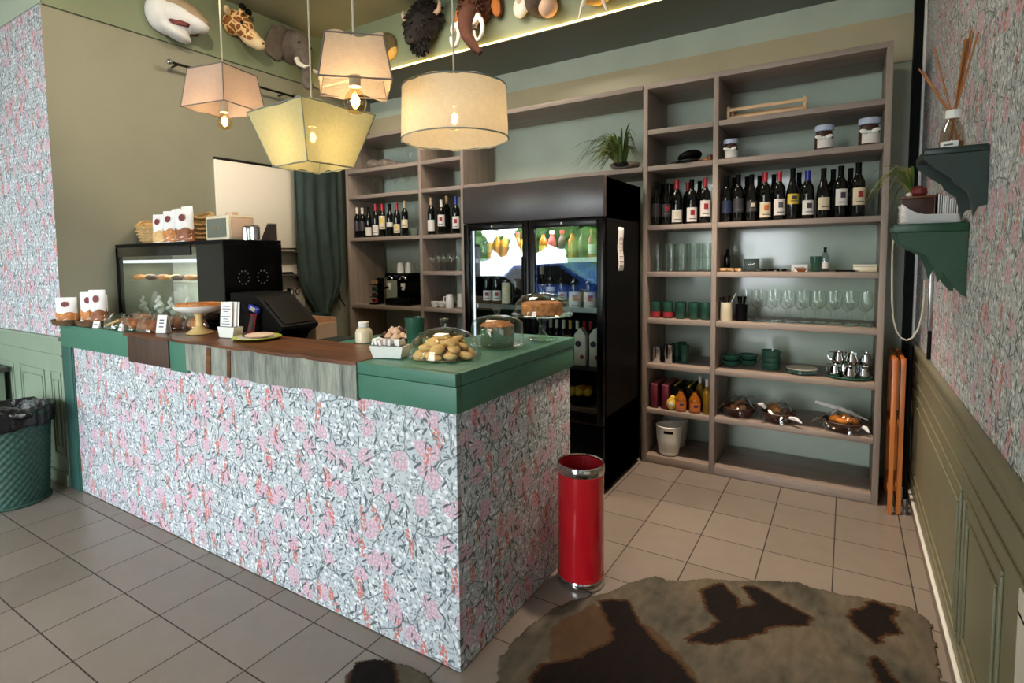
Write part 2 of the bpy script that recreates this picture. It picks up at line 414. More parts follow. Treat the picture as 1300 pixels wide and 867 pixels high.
# right wainscot
mb = MB().b2((XR - .012, -2.2, 0), (XR, 2.86, .93)); X0 = XR - .012
for a, b in ((.90, 2.72), (.30, .84)):
    frame(mb, 1, X0, -1, a, b, .16, .69); frame(mb, 1, X0, -1, a + .06, b - .06, .22, .625, .01)
frame(mb, 1, X0, -1, -1.9, .14, .16, .69)
mb.b2((X0 - .008, -2.2, .745), (X0, 2.86, .757), .003).b2((X0 - .008, -2.2, .845), (X0, 2.86, .855), .003)
struct('trim_7', mb, 'wains_r')
struct('trim_8', MB().b2((XR - .03, -2.2, .925), (XR, 2.86, .952), .006).b2((XR - .02, -2.2, .895), (XR, 2.86, .925), .006), 'wains_r')
struct('baseboard_right', MB().b2((XR - .02, .25, 0), (XR - .0121, 2.86, .07)), 'tilebase')
struct('trim_9', MB().b2((XR - .026, .25, .07), (XR - .0121, 2.86, .084), .003), 'white')
# white door casing on the right, at the picture edge
struct('door_1', MB().b2((XR - .02, -1.0, 0), (XR - .0125, .125, .74), .003), 'white')
# left wainscot
mb = MB().b2((-5.7, -.012, 0), (XL, 0, .99))
for a, b in ((-3.94, -3.5), (-3.4, -3.235), (-4.5, -4.06), (-5.06, -4.62)):
    frame(mb, 0, -.012, -1, a, b, .2, .77); frame(mb, 0, -.012, -1, a + .04, b - .04, .25, .72, .01)
mb.b2((-5.7, -.02, .88), (XL, -.012, .892), .003)
struct('trim_10', mb, 'wains_l')
struct('trim_11', MB().b2((-5.7, -.03, .99), (XL, 0, 1.015), .006), 'wains_l')
struct('baseboard_front', MB().b2((-5.7, -.028, 0), (XL, -.0121, .085), .005), 'wains_l')
# warm LED strip along the foot of the back frieze
struct('trim_12', MB().b2((XL + .03, 2.262, ZF - .004), (XR, 2.276, ZF + .01)), 'led')
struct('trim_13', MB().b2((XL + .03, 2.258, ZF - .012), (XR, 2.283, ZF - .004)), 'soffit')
# shopfront behind the photographer: mullions and head
mb = MB()
for x in (-5.6, -2.6, .3): mb.b2((x - .04, -5.1, 0), (x + .04, -5.0, 3.1))
mb.b2((-5.7, -5.1, 3.05), (.35, -5.0, ZC)).b2((-5.7, -5.1, 0), (.35, -5.0, .12)).b2((-5.7, -5.1, 2.45), (.35, -5.02, 2.5))
struct('window_1', mb, 'black')
struct('wall_rear_blocker', MB().b2((.35, -5.1, 0), (1.64, -5.0, ZC)), 'olive')  # unseen wall piece, added to keep grazing daylight off the right wall

# ================================================================== BAR COUNTER
H, HB = 1.1, .958
bar = thing('bar_counter', 'L-shaped bar counter with floral wallpaper front, green edge and wooden slab top', 'counter', (0, 0, 0))
MB().b2((-3.05, 0, .005), (0, .022, HB), .001).build('front_panel', 'wp_x', bar)
MB().b2((-.022, .022, .005), (0, .965, HB), .001).build('side_panel', 'wp_y', bar)
MB().b2((-3.03, .022, .02), (-.03, .26, 1.04)).b2((-.42, .27, .02), (-.03, .96, 1.04)).build('carcass', 'black', bar)
MB().b2((-3.195, -.012, 0), (-3.06, .05, HB), .003).build('post', 'green_dk', bar)
MB().b2((-3.075, -.006, .0), (-3.045, .02, HB), .001).build('post_reveal', 'green_dk', bar)
def fascia(x0, x1, name):
    MB().b2((x0, -.012, HB), (x1, .02, 1.053), .002).build(name, 'green', bar)
    MB().b2((x0, -.016, 1.056), (x1, .02, H), .002).build('edge_lip', 'green', bar)
fascia(-.462, .012, 'front_fascia')
MB().b2((-3.195, -.014, HB), (-2.285, .02, H), .002).build('front_fascia', 'green', bar)
MB().b2((-1.85, -.012, HB - .03), (-1.68, .02, H), .002).build('front_fascia', 'green', bar)
MB().b2((-.02, .02, HB), (.012, .985, 1.053), .002).build('side_fascia', 'green', bar)
MB().b2((-.02, .02, 1.056), (.016, .99, H), .002).build('edge_lip', 'green', bar)
MB().b2((-.462, .02, 1.06), (-.02, .985, H), .002).build('green_top', 'green', bar)
MB().b2((-.95, .335, 1.05), (-.465, .64, H - .002), .002).build('inner_ledge', 'green', bar)
MB().b2((-3.195, .02, 1.06), (-2.32, .30, H - .003), .002).build('green_top', 'green', bar)
MB().b2((-2.285, -.02, HB - .02), (-1.85, .0, H - .012), .004).build('brown_apron', 'darkwood', bar)
# grey live-edge apron with an uneven lower rim and brown knots
mb = MB(); n = 40; poly = []
rr = random.Random(3)
for i in range(n + 1):
    x = -1.68 + 1.216 * i / n
    poly.append((x, HB - .004 - .008 * math.sin(i * .35) * rr.random() - (.006 if i < 22 else .0)))
poly += [(-.464, H - .012), (-1.68, H - .012)]
mb.prism(poly, -.02, 0, 'xz'); mb.build('grey_apron', 'greywood', bar)
for x, w in ((-1.50, .05), (-1.325, .035)):
    MB().prism([(x, HB - .01), (x + w * .8, HB - .012), (x + w, H - .02), (x + w * .3, H - .02)], -.0235, -.0195, 'xz').build('bark_streak', 'topwood', bar)
mb = MB(); top = []
for i in range(41):
    x = -2.32 + 1.856 * i / 40; top.append((x, -.024 + .006 * math.sin(i * .8) + rr.uniform(-.003, .003)))
top += [(-.464, .315), (-1.2, .325), (-2.32, .30)]
mb.prism(top, H - .014, H + .001, 'xy'); mb.build('wooden_top', 'topwood', bar)

# back worktop that carries the pastry case
wk = thing('back_worktop', 'dark green worktop behind the bar along the olive wall', 'worktop', (-2.5, .6, 0))
def L(o, x, y, z): return (x - o.location.x, y - o.location.y, z - o.location.z)
MB().b2(L(wk, XL + .005, .34, .02), L(wk, -1.34, .82, .98)).build('base', 'bracket_d', wk)
MB().b2(L(wk, XL + .005, .83, .02), L(wk, -2.65, 1.77, .98)).build('base', 'bracket_d', wk)
MB().b2(L(wk, XL + .005, .33, .985), L(wk, -1.32, .84, 1.03), .003).build('worktop', 'bracket_d', wk)
MB().b2(L(wk, XL + .005, .845, .985), L(wk, -2.62, 1.79, 1.03), .003).build('worktop', 'bracket_d', wk)

# ================================================================== BOOKCASES
YS, T, DEP = 2.41, .034, .50
SH = dict(a=2.35, b=2.10, c=1.69, d=1.362, e=1.03, f=.705, g=.38)
def shelf(par, x0, x1, z, t=T, name='shelf'):
    MB().b2((x0 + .001, YS + .002 - par.location.y, z - t / 2), (x1 - .001, YS + DEP - par.location.y, z + t / 2), .002).build(name, 'shelf', par)
def upright(par, x, z0=0., z1=2.645):
    MB().b2((x - .016, YS - par.location.y, z0), (x + .016, YS + DEP - par.location.y, z1), .002).build('upright', 'shelf_v', par)
bc = thing('bookcase', 'tall grey-brown open bookcase right of the fridge, holding wine and glasses', 'bookcase', (0, YS, 0))
for x in (-.07, .391, 1.305): upright(bc, x)
shelf(bc, -.086, 1.321, 2.662, .034, 'top_board')
for x0, x1 in ((-.054, .375), (.407, 1.289)):
    for k in 'abcdefg': shelf(bc, x0, x1, SH[k])
    shelf(bc, x0, x1, .03, .055, 'bottom_board')
bl = thing('bookcase', 'grey-brown open bookcase left of the fridge with a bridge over it', 'bookcase', (0, YS, 0))
for x in (-3.03, -2.105, -1.64): upright(bl, x)
shelf(bl, -3.046, -.09, 2.662, .034, 'top_board')
for x0, x1, ks in ((-3.014, -2.121, 'abceg'), (-2.089, -1.656, 'abcdeg')):
    for k in ks: shelf(bl, x0, x1, SH[k])
    shelf(bl, x0, x1, .03, .055, 'bottom_board')
shelf(bl, -1.624, -.09, SH['b'], T, 'bridge_shelf')

# ================================================================== FRIDGE
FX0, FX1, FY = -1.135, -.10, 1.69
fr = thing('display_fridge', 'black two-door glass display fridge between the two bookcases', 'fridge', ((FX0 + FX1) / 2, FY, 0))
def fb(mb, x0, y0, z0, x1, y1, z1, bev=0): return mb.b2(L(fr, x0, y0, z0), L(fr, x1, y1, z1), bev)
mb = MB()
fb(mb, FX0, FY + .045, .03, FX0 + .035, 2.40, 1.975); fb(mb, FX1 - .035, FY + .045, .03, FX1, 2.40, 1.975)
fb(mb, FX0, 2.36, .03, FX1, 2.40, 1.975); fb(mb, FX0, FY + .045, 1.73, FX1, 2.36, 1.975); fb(mb, FX0, FY + .045, .03, FX1, 2.36, .49)
mb.build('cabinet', 'black', fr)
fb(MB(), FX0, FY, 1.735, FX1, FY + .045, 1.985, .006).build('header', 'header', fr)
fb(MB(), FX0 + .005, FY + .006, .06, FX1 - .005, FY + .045, .43, .004).build('base_grille', 'blackgloss', fr)
for z in (1.468, 1.148, .773, .50):
    mb = MB(); fb(mb, FX0 + .04, FY + .09, z, FX1 - .04, 2.35, z + .014)
    fb(mb, FX0 + .04, FY + .082, z - .008, FX1 - .04, FY + .09, z + .022)
    mb.build('rack', 'steel' if z > .6 else 'shelf', fr)
for x in (FX0 + .046,):
    mb = MB(); fb(mb, x - .006, FY + .06, .55, x + .006, FY + .066, 1.70); mb.build('light_strip', 'cool', fr, None)
mid = -.617
for x0, x1 in ((FX0 + .004, mid - .003), (mid + .003, FX1 - .004)):
    mb = MB(); w = .042
    fb(mb, x0, FY, .44, x0 + w, FY + .04, 1.728, .003); fb(mb, x1 - w, FY, .44, x1, FY + .04, 1.728, .003)
    fb(mb, x0 + w, FY, .44, x1 - w, FY + .04, .505, .003); fb(mb, x0 + w, FY, 1.685, x1 - w, FY + .04, 1.728, .003)
    d = mb.build('door', 'blackgloss', fr)
    fb(MB(), x0 + w, FY + .012, .505, x1 - w, FY + .018, 1.685).build('door_glass', 'glass_d', d)
    MB().ell(L(fr, (x0 + x1) / 2 - .02, FY - .002, 1.707), (.007, .003, .007)).build('door_lock', 'whitecap', d)
MB().tube([L(fr, mid - .03, FY - .025, z) for z in (.75, 1.0, 1.25, 1.5)], .008).build('handle', 'black', fr)
sheet = MB().sheet(lambda u, v: Vector((.004 + .003 * math.sin(v * 9), u * .10 + .004 * math.sin(v * 7), v * .28)), 4, 14)
o = sheet.build('hanging_notice', 'paper', None, (FX1, 1.93, 1.40), solid=.001)
tag(o, 'wrinkled white paper sheet taped to the black side of the fridge', 'paper')
for k, (z, y1) in enumerate(((.03, .082), (.06, .085), (.09, .08), (.13, .07), (.17, .085), (.21, .075))):
    MB().b2((.0085, .018, z), (.0095, y1, z + .004)).build('printed_line', 'ink', o)
# ================================================================== BOTTLES
def X(u, v, y): return at(u, v, 'y', y).x
CACHE = {}
def part(name, key, mk, m, parent, **k):
    """a child mesh; the mesh data is shared between equal parts"""
    kk = (key, m)
    if kk in CACHE:
        o = bpy.data.objects.new(name, CACHE[kk]); COL.objects.link(o); o.parent = parent; return o
    o = mk().build(name, m, parent, **k); CACHE[kk] = o.data; return o
BORD = [(0, 0), (.034, 0), (.0365, .004), (.0365, .185), (.033, .205), (.021, .226), (.0148, .240), (.0142, .288), (.0158, .289), (.0158, .299), (.0, .30)]
BURG = [(0, 0), (.036, 0), (.0385, .004), (.0385, .15), (.034, .18), (.022, .215), (.0152, .245), (.0142, .288), (.0158, .289), (.0158, .299), (.0, .30)]
BEER = [(0, 0), (.036, 0), (.0385, .004), (.0385, .165), (.033, .20), (.017, .25), (.0145, .29), (.0165, .291), (.0165, .299), (0, .30)]
STY = {'bord': BORD, 'burg': BURG, 'beer': BEER}
BAYS = ((-.054, .375), (.407, 1.289), (-3.014, -2.121), (-2.089, -1.656))
def fitx(x, r):
    for a, b in BAYS:
        if a - .05 < x < b + .05: return min(max(x, a + r), b - r)
    return x
def bottle(x, y, z, h, label, cap='black', lab=None, lz=(.05, .14), emb=None, ez=None, style='bord', glass='bottle', group=None, face=-1.15, wid=1.15, name='wine_bottle', cat='bottle', sc=1.0, ring=None):
    if style == 'burg': sc *= .94
    if y > 2.4: x = fitx(x, .0395 * sc)
    t = thing(name, label, cat, (x, y, z), 0, group)
    t.scale = (sc, sc, h / .30)
    prof = STY[style]; rb = max(r for r, _ in prof)
    part('glass_body', 'bt' + style, lambda: MB().lathe(prof, 20), glass, t)
    if cap: part('capsule', 'cap' + style, lambda: MB().lathe([(.0149, .236), (.0158, .245), (.0153, .285), (.0166, .286), (.0166, .3012), (0, .3018)], 16), cap, t)
    if ring: part('neck_ring', 'ring', lambda: MB().lathe([(.0165, .222), (.0165, .236)], 16), ring, t, fix=False)
    if lab:
        l = part('paper_label', 'lb%s%s%.2f%.2f' % (style, lz, wid, face), lambda: MB().lathe([(rb + .0006, lz[0]), (rb + .0006, lz[1])], 14, a0=face - wid, a1=face + wid), lab, t, fix=False)
        if emb:
            a, b = ez or (lz[0] + (lz[1] - lz[0]) * .45, lz[0] + (lz[1] - lz[0]) * .8)
            part('printed_emblem', 'em%s%.3f%.3f' % (style, a, b), lambda: MB().lathe([(rb + .0012, a), (rb + .0012, b)], 6, a0=face - .38, a1=face + .38), emb, l, fix=False)
            part('printed_line', 'el%s%.3f' % (style, lz[0]), lambda: MB().lathe([(rb + .0012, lz[0] + .015), (rb + .0012, lz[0] + .021)], 6, a0=face - .6, a1=face + .6), 'ink', l, fix=False)
    return t
def ht(u, vt, y, z): return max(.1, at(u, vt, 'y', y).z - z)
EP = .0015
ZC3 = SH['c'] + T / 2 + EP
G1 = 'wine bottles on the narrow bay of the right bookcase'
yb = 2.50
for i, (u, vt, cap, lab, lz, emb, sty, ring, txt) in enumerate([
    (828, 232, 'black', 'lb_dark', (.06, .15), None, 'burg', 'whitecap', 'dark-labelled wine bottle with white neck ring, leftmost in the narrow bay'),
    (846, 233, 'black', 'lb_dark', (.06, .15), 'lb_red', 'burg', 'whitecap', 'dark-labelled wine bottle with small red mark, second in the narrow bay'),
    (859, 229, 'redcap', 'lb_white', (.015, .10), 'lb_cream', 'bord', None, 'wine bottle with red capsule and low plain white label in the narrow bay'),
    (878, 228, 'black', 'lb_white', (.015, .11), 'lb_red', 'bord', None, 'black-capped wine bottle with red spot on white label in the narrow bay'),
    (895, 226, 'redcap', 'lb_white', (.045, .15), 'lb_red', 'bord', None, 'wine bottle with red capsule and red crest on white label, beside the divider')]):
    bottle(X(u, 260, yb), yb, ZC3, ht(u, vt, yb, ZC3), txt, cap, lab, lz, emb, None, sty, 'bottle', G1, ring=ring)
G2 = 'wine bottles on the wide bay of the right bookcase'
for i, (u, vt, cap, lab, lz, emb, sty, ring, txt) in enumerate([
    (921, 224, 'black', 'lb_blue', (.06, .14), None, 'bord', None, 'wine bottle with dark blue label, first from the divider in the wide bay'),
    (937, 222, 'black', 'lb_dark', (.06, .15), 'lb_ink', 'bord', None, 'wine bottle with dark grey label, second from the divider in the wide bay'),
    (954, 222, 'black', 'lb_dark', (.06, .13), 'lb_cream', 'burg', None, 'wine bottle with dark label and pale lettering, third from the divider'),
    (971, 219, 'redcap', 'lb_cream', (.02, .115), 'lb_orange', 'bord', None, 'red-capped wine bottle with orange figures on a cream label'),
    (989, 218, 'redcap', 'lb_white', (.03, .13), 'ink', 'bord', None, 'red-capped wine bottle with grey print on a white label'),
    (1006, 214, 'black', 'lb_yellow', (.09, .15), 'lb_ink', 'burg', None, 'wine bottle with bright yellow shield label'),
    (1025, 217, 'bluecap', 'lb_white', (.025, .115), 'lb_ink', 'bord', None, 'wine bottle with blue capsule and dark picture on a white label'),
    (1045, 214, 'black', 'lb_cream', (.05, .125), 'lb_cream', 'burg', 'whitecap', 'wine bottle with white neck ring and plain cream label'),
    (1067, 211, 'black', 'lb_white', (.07, .165), 'lb_ink', 'bord', None, 'wine bottle with small dark badge on a tall white label, second from the right end'),
    (1089, 207, 'black', 'lb_cream', (.065, .16), 'lb_red', 'bord', None, 'wine bottle with red scribble on a cream label, at the right end')]):
    bottle(X(u, 250, yb), yb, ZC3, ht(u, vt, yb, ZC3), txt, cap, lab, lz, emb, None, sty, 'bottle', G2, ring=ring)
for n, u in enumerate((838, 853, 873, 888)):
    bottle(X(u, 260, 2.66), 2.66, ZC3, .305, '%s dark back-row bottle in the narrow bay, behind labelled bottles' % ORD[n], 'redcap' if n == 2 else 'black', group='back row bottles in the narrow bay', sc=.9)
for n, u in enumerate((932, 948, 964, 982, 1014, 1057, 1079)):
    bottle(X(u, 250, 2.66), 2.66, ZC3, .31, '%s dark back-row bottle in the wide bay, behind labelled bottles' % ORD[n], 'black', group='back row bottles in the wide bay', sc=.9)
G3 = 'wine bottles on the far left bookcase'
for i, (u, vt, cap, lab, lz, emb, txt) in enumerate([
    (451, 264, 'whitecap', 'lb_dark', (.07, .16), None, 'black wine bottle with pale capsule, nearest the curtain on the left bookcase'),
    (460.3, 264, 'whitecap', 'lb_dark', (.07, .16), None, 'black wine bottle with pale capsule, second from the curtain'),
    (468, 263, 'black', 'lb_white', (.02, .10), None, 'wine bottle with low white label beside the pale-capped pair'),
    (477, 259, 'redcap', 'lb_white', (.02, .11), 'lb_cream', 'red-capped wine bottle with white label on the left bookcase'),
    (485.5, 259, 'redcap', 'lb_cream', (.07, .19), 'lb_yellow', 'red-capped wine bottle with tall pale yellow label on the left bookcase'),
    (495, 259, 'black', 'lb_white', (.09, .13), None, 'black-capped wine bottle with narrow white band on the left bookcase'),
    (504, 258, 'redcap', 'lb_cream', (.03, .11), 'lb_yellow', 'red-capped wine bottle with square cream label on the left bookcase'),
    (514, 255, 'goldcap', 'lb_cream', (.07, .14), 'lb_white', 'wine bottle with cream capsule, last in the row on the left bookcase')]):
    bottle(X(u, 280, 2.49), 2.49, ZC3, ht(u, vt, 2.49, ZC3), txt, cap, lab, lz, emb, None, 'bord', 'bottle', G3, sc=.92)
G4 = 'wine bottles on the bay next to the fridge'
for i, (u, vt, yy, cap, lab, lz, emb, txt) in enumerate([
    (547.5, 251, 2.48, 'goldcap', 'lb_white', (.03, .12), None, 'wine bottle with tan capsule and white label, first in the bay next to the fridge'),
    (560.5, 254, 2.48, 'whitecap', 'lb_white', (.07, .17), 'lb_red', 'wine bottle with white capsule and pink print, second in the bay next to the fridge'),
    (567.5, 249, 2.58, 'goldcap', None, (0, 0), None, 'dark unlabelled wine bottle standing behind two others next to the fridge'),
    (579, 250, 2.48, 'bluecap', 'lb_white', (.04, .14), 'lb_red', 'wine bottle with dark capsule and white label touching the fridge side')]):
    bottle(X(u, 275, yy), yy, ZC3, ht(u, vt, yy, ZC3), txt, cap, lab, lz, emb, None, 'bord', 'bottle', G4, sc=.95)

# ================================================================== GLASSWARE
TUM = [(0, .0), (.028, 0), (.031, .002), (.036, .095), (.0385, .1), (.0365, .1), (.029, .008), (0, .008)]
def single(name, mb, m, label, cat, loc, group=None, rz=0, **k):
    o = mb.build(name, m, None, loc, (0, 0, rz), **k); return tag(o, label, cat, group)
zt = SH['d'] + T / 2 + EP
t0 = None
for row, (yy, us) in enumerate(((2.48, (834, 851, 866, 882, 898)), (2.58, (846, 862, 878)))):
    for k, u in enumerate(us):
        for lev in (0, 1):
            x = fitx(X(u, 340, yy), .0405); lab = '%s clear tumbler from the left of the %s row, %s of its pair' % (ORD[k], ('front', 'back')[row], ('lower', 'upper')[lev])
            if t0 is None: t0 = single('glass_tumbler', MB().lathe(TUM, 18), 'glass', lab, 'glass', (x, yy, zt), 'stacked clear tumblers in the narrow bay')
            else: dup(t0, (x, yy, zt + lev * .094), label=lab)
# green tumblers
GT = [(0, 0), (.031, 0), (.033, .003), (.038, .118), (.0355, .118), (.031, .01), (0, .01)]
ze = SH['e'] + T / 2 + EP; g0 = None
for k, u in enumerate((832.5, 848, 864, 881, 896)):
    yy = 2.50; x = X(u, 395, yy)
    lab = ['green tumbler with red foot, leftmost in the narrow bay', 'green tumbler with red foot, second in the narrow bay', 'plain green tumbler in the middle of the narrow bay row', 'plain green tumbler, second from the divider', 'plain green tumbler, right beside the divider'][k]
    t = thing('green_tumbler', lab, 'glass', (x, yy, ze), 0, 'green tumblers in the narrow bay')
    part('cup', 'gtum', lambda: MB().lathe(GT, 18), 'glass_g', t)
    if k < 2: part('foot_band', 'gband', lambda: MB().lathe([(.0337, .006), (.0357, .045)], 18), 'lb_red', t, fix=False)
# wine glasses
BOWL = [(.0, .092), (.012, .094), (.028, .108), (.037, .132), (.038, .152), (.034, .185), (.031, .21)]
STEM = [(.0, 0), (.033, 0), (.033, .003), (.008, .008), (.004, .02), (.004, .085), (.010, .094), (0, .0945)]
def wine_glass(loc, lab, grp, sc=1.0, bowl=BOWL, key='wg', name='wine_glass'):
    t = thing(name, lab, 'glass', loc, 0, grp); t.scale = (sc,) * 3
    part('bowl', key + 'b', lambda: MB().lathe(bowl, 20), 'glass', t, fix=False)
    part('stem', key + 's', lambda: MB().lathe(STEM, 16), 'glass', t, fix=False)
    return t
for row, (yy, us) in enumerate(((2.50, (961, 979, 997.5, 1016, 1035, 1055, 1076, 1098)), (2.62, (948, 967, 985, 1003, 1022, 1041, 1061, 1081, 1101)))):
    for k, u in enumerate(us):
        wine_glass((X(u, 400, yy), yy, ze), '%s clear wine glass from the left in the %s row of the wide bay' % (ORD[k], ('front', 'back')[row]), 'clear wine glasses in the wide bay', 1.0)
# cutlery pot
yy = 2.5; t = thing('cutlery_pot', 'cream ceramic pot of straws and stirrers standing left of the wine glasses', 'pot', (X(922, 400, yy), yy, ze))
MB().lathe([(0, 0), (.036, 0), (.038, .004), (.036, .125), (.032, .125), (.03, .01), (0, .01)], 20).build('pot', 'cream', t)
for k, (a, b, c, m) in enumerate(((.01, .0, .17, 'black'), (-.012, .006, .16, 'black'), (.0, -.012, .165, 'choc'), (-.02, -.006, .155, 'black'), (.03, -.004, .19, 'paper'))):
    MB().tube([(a * .3, b * .3, .012), (a, b, .125), (a * 2.0, b * 2, c)], [.003, .003, .006 if m != 'paper' else .004]).build('stirrer', m, t)
yy = 2.535; t = thing('knife_block', 'black pot of dark utensils right behind the cream cutlery pot', 'pot', (X(941, 398, yy), yy, ze))
MB().lathe([(0, 0), (.034, 0), (.036, .004), (.038, .11), (.033, .11), (.03, .01), (0, .01)], 18).build('pot', 'black', t)
for a, b in ((.012, .01), (-.014, 0), (0, -.014), (.018, -.006)):
    MB().tube([(a * .4, b * .4, .012), (a, b, .11), (a * 1.4, b * 1.4, .165)], [.003, .004, .008]).build('handle', 'black', t)
# shelf f (z .705): cups, bowls, plates, chrome
zf = SH['f'] + T / 2 + EP
CUP = [(0, 0), (.026, 0), (.028, .003), (.032, .12), (.03, .12), (.026, .008), (0, .008)]
for k, (u, yy, m, hh, lab) in enumerate(((834, 2.49, 'tin', .115, 'short polished metal cup at the left end of the narrow bay'), (849, 2.49, 'tin', .135, 'taller polished metal cup, right of the short one'), (858, 2.6, 'glass_g', .13, 'dark green glass behind the polished cups'), (869, 2.56, 'glass_g', .13, 'dark green glass standing right of the polished cups'), (866, 2.68, 'glass_g', .13, 'dark green glass at the back behind the polished cups'))):
    o = single('metal_cup' if m == 'tin' else 'green_glass', MB().lathe(CUP, 18), m, lab, 'cup', (X(u, 450, yy), yy, zf)); o.scale = (1, 1, hh / .12)
BW = [(0, 0), (.03, 0), (.05, .012), (.064, .042), (.0615, .042), (.046, .012), (.028, .006), (0, .006)]
for st, (u, yy) in enumerate(((928, 2.60), (950, 2.68))):
    for k in range(2):
        x = X(u, 452, yy)
        single('green_bowl', MB().lathe(BW, 22), 'glass_g', 'dark green glass bowl, %s of the %s little stack' % (('lower', 'upper')[k], ('left', 'right')[st]), 'bowl', (x, yy, zf + k * .037), 'dark green glass bowls on the wide bay shelf')
for k in range(3):
    yy = 2.62; single('green_dish', MB().lathe([(0, 0), (.052, 0), (.056, .006), (.06, .045), (.057, .045), (.052, .008), (0, .008)], 22), 'glass_g', 'ribbed dark green dish, %s of the stack of three' % ('bottom', 'middle', 'top')[k], 'dish', (X(979, 455, yy), yy, zf + k * .041), 'stack of ribbed green dishes')
for k in range(4):
    yy = 2.56; single('dessert_plate', MB().lathe([(0, 0), (.05, 0), (.09, .009), (.0895, .012), (.05, .005), (0, .005)], 28), 'glass_g' if k < 3 else 'cream', '%s pale plate of the low plate stack beside the chrome jugs' % ('bottom', 'second', 'third', 'top')[k], 'plate', (X(1018, 463, yy), yy, zf + k * .008), 'stack of pale plates')
yy = 2.56; xt = min(X(1082, 478, yy), 1.160)
single('serving_tray', MB().lathe([(0, 0), (.112, 0), (.125, .012), (.122, .015), (.11, .005), (0, .005)], 36), 'glass_g', 'round dark glass tray under the chrome creamers', 'tray', (xt, yy, zf))
JUG = [(0, 0), (.028, 0), (.033, .01), (.034, .03), (.024, .058), (.026, .075), (.0235, .075), (.021, .058), (0, .012)]
def creamer(x, y, z, rz, lab, sc=1.0):
    t = thing('creamer_jug', lab, 'jug', (x, y, z), rz, 'chrome creamer jugs stacked on the tray'); t.scale = (sc,) * 3
    part('body', 'jug', lambda: MB().lathe(JUG, 20), 'chrome', t)
    part('handle', 'jugh', lambda: MB().tube([(.023, 0, .066), (.046, 0, .068), (.056, 0, .05), (.048, 0, .026), (.032, 0, .02)], .004), 'chrome', t)
    part('spout', 'jugs', lambda: MB().prism([(-.024, -.010), (-.038, 0), (-.024, .010)], .064, .078), 'chrome', t)
    return t
for k, (dx, dy, dz, rz, lab) in enumerate(((-.075, -.03, 0, 2.6, 'chrome creamer at the left front of the tray'), (.0, -.07, 0, 2.0, 'chrome creamer at the middle front of the tray'), (.072, -.03, 0, 1.6, 'chrome creamer at the right front of the tray'), (-.03, .05, 0, 2.2, 'chrome creamer at the left back of the tray'), (.06, .06, 0, 1.4, 'chrome creamer at the right back of the tray'),
        (-.06, .0, .077, 3.0, 'chrome creamer stacked on the left of the tray pile'), (.01, -.01, .077, 2.3, 'chrome creamer stacked in the middle of the tray pile'), (.082, .015, .077, 1.5, 'chrome creamer stacked on the right of the tray pile'))):
    creamer(xt + dx, yy + dy, zf + .0052 + dz, rz, lab, 1.02)

# ================================================================== UPPER SHELVES, RIGHT BOOKCASE
za, zb = SH['a'] + T / 2 + EP, SH['b'] + T / 2 + EP
yy = 2.50; x0, x1 = X(925, 145, yy), X(1022, 130, yy)
t = thing('wooden_rack', 'low natural wood slatted rack on the top shelf', 'rack', (x0, yy, za)); Lr = x1 - x0
for x in (0, Lr):
    for y in (0, .16): MB().box((x, y, .048), (.018, .018, .096), .003).build('corner_post', 'lightwood', t)
for z in (.02, .072):
    for y in (-.008, .168): MB().box((Lr / 2, y, z), (Lr, .01, .022), .002).build('slat', 'lightwood', t)
for k in range(5): MB().box((Lr / 2, .02 + k * .03, .008), (Lr - .01, .02, .008), .001).build('base_slat', 'lightwood', t)
for x in (.004, Lr - .004): MB().box((x, .08, .03), (.008, .15, .03), .002).build('end_slat', 'lightwood', t)
for k, (u, sc, lab) in enumerate(((928, .95, 'small jar with pale blue lid, nearest the divider'), (1046, 1.08, 'small jar with pale blue lid, in the middle of its shelf'), (1103, 1.16, 'small jar with pale blue lid, at the right end of its shelf'))):
    yy = 2.48; t = thing('preserve_jar', lab, 'jar', (X(u, 180, yy), yy, zb), 0, 'pale-lidded preserve jars'); t.scale = (sc,) * 3
    part('jar', 'pjar', lambda: MB().lathe([(0, 0), (.042, 0), (.045, .005), (.045, .082), (.036, .098), (.036, .104), (0, .104)], 22), 'choc', t)
    part('lid', 'plid', lambda: MB().lathe([(.041, .102), (.047, .105), (.047, .132), (.042, .136), (0, .137)], 24), mat('pale_blue_lid', (178, 190, 216), .4) if 'pale_blue_lid' not in bpy.data.materials else bpy.data.materials['pale_blue_lid'], t)
    part('paper_label', 'plab', lambda: MB().lathe([(.0458, .008), (.0458, .058)], 12, a0=-2.3, a1=-.1), 'lb_white', t, fix=False)
    part('ribbon_bow', 'pbow', lambda: MB().ell((-.022, -.046, .066), (.022, .010, .012), (0, .35, 0), 10).ell((.024, -.044, .066), (.022, .010, .012), (0, -.35, 0), 10).ell((0, -.05, .062), (.008, .006, .008), None, 8), 'whitecer', t)
yy = 2.52; t = thing('flat_cap', 'black peaked cap lying on the shelf beside the divider', 'hat', (.20, yy, zb + .002))
MB().ell((0, .02, .056), (.08, .095, .04), (.0, -.18, 0), 18).build('crown', 'black', t)
MB().lathe([(.08, .004), (.088, .005), (.088, .022), (.08, .024)], 24).build('band', 'bagblack', t)
MB().sheet(lambda u, v: Vector((math.cos(-2.6 + 2.0 * u) * (.08 + .045 * v), math.sin(-2.6 + 2.0 * u) * (.08 + .045 * v), .014 - .006 * v)), 14, 4).build('peak', 'blackgloss', t, solid=.003)
yy = 2.5; t = thing('briar_pipe', 'brown wooden pipe lying right of the black cap', 'pipe', (.315, 2.47, zb))
MB().tube([(-.05, 0, .014), (-.02, 0, .012), (.02, 0, .012)], [.006, .008, .012]).build('shank', 'reed', t)
MB().lathe([(0, 0), (.016, .002), (.02, .02), (.018, .042), (.012, .042), (.01, .02), (0, .018)], 16, (.03, 0, 0)).build('pipe_bowl', 'topwood', t)

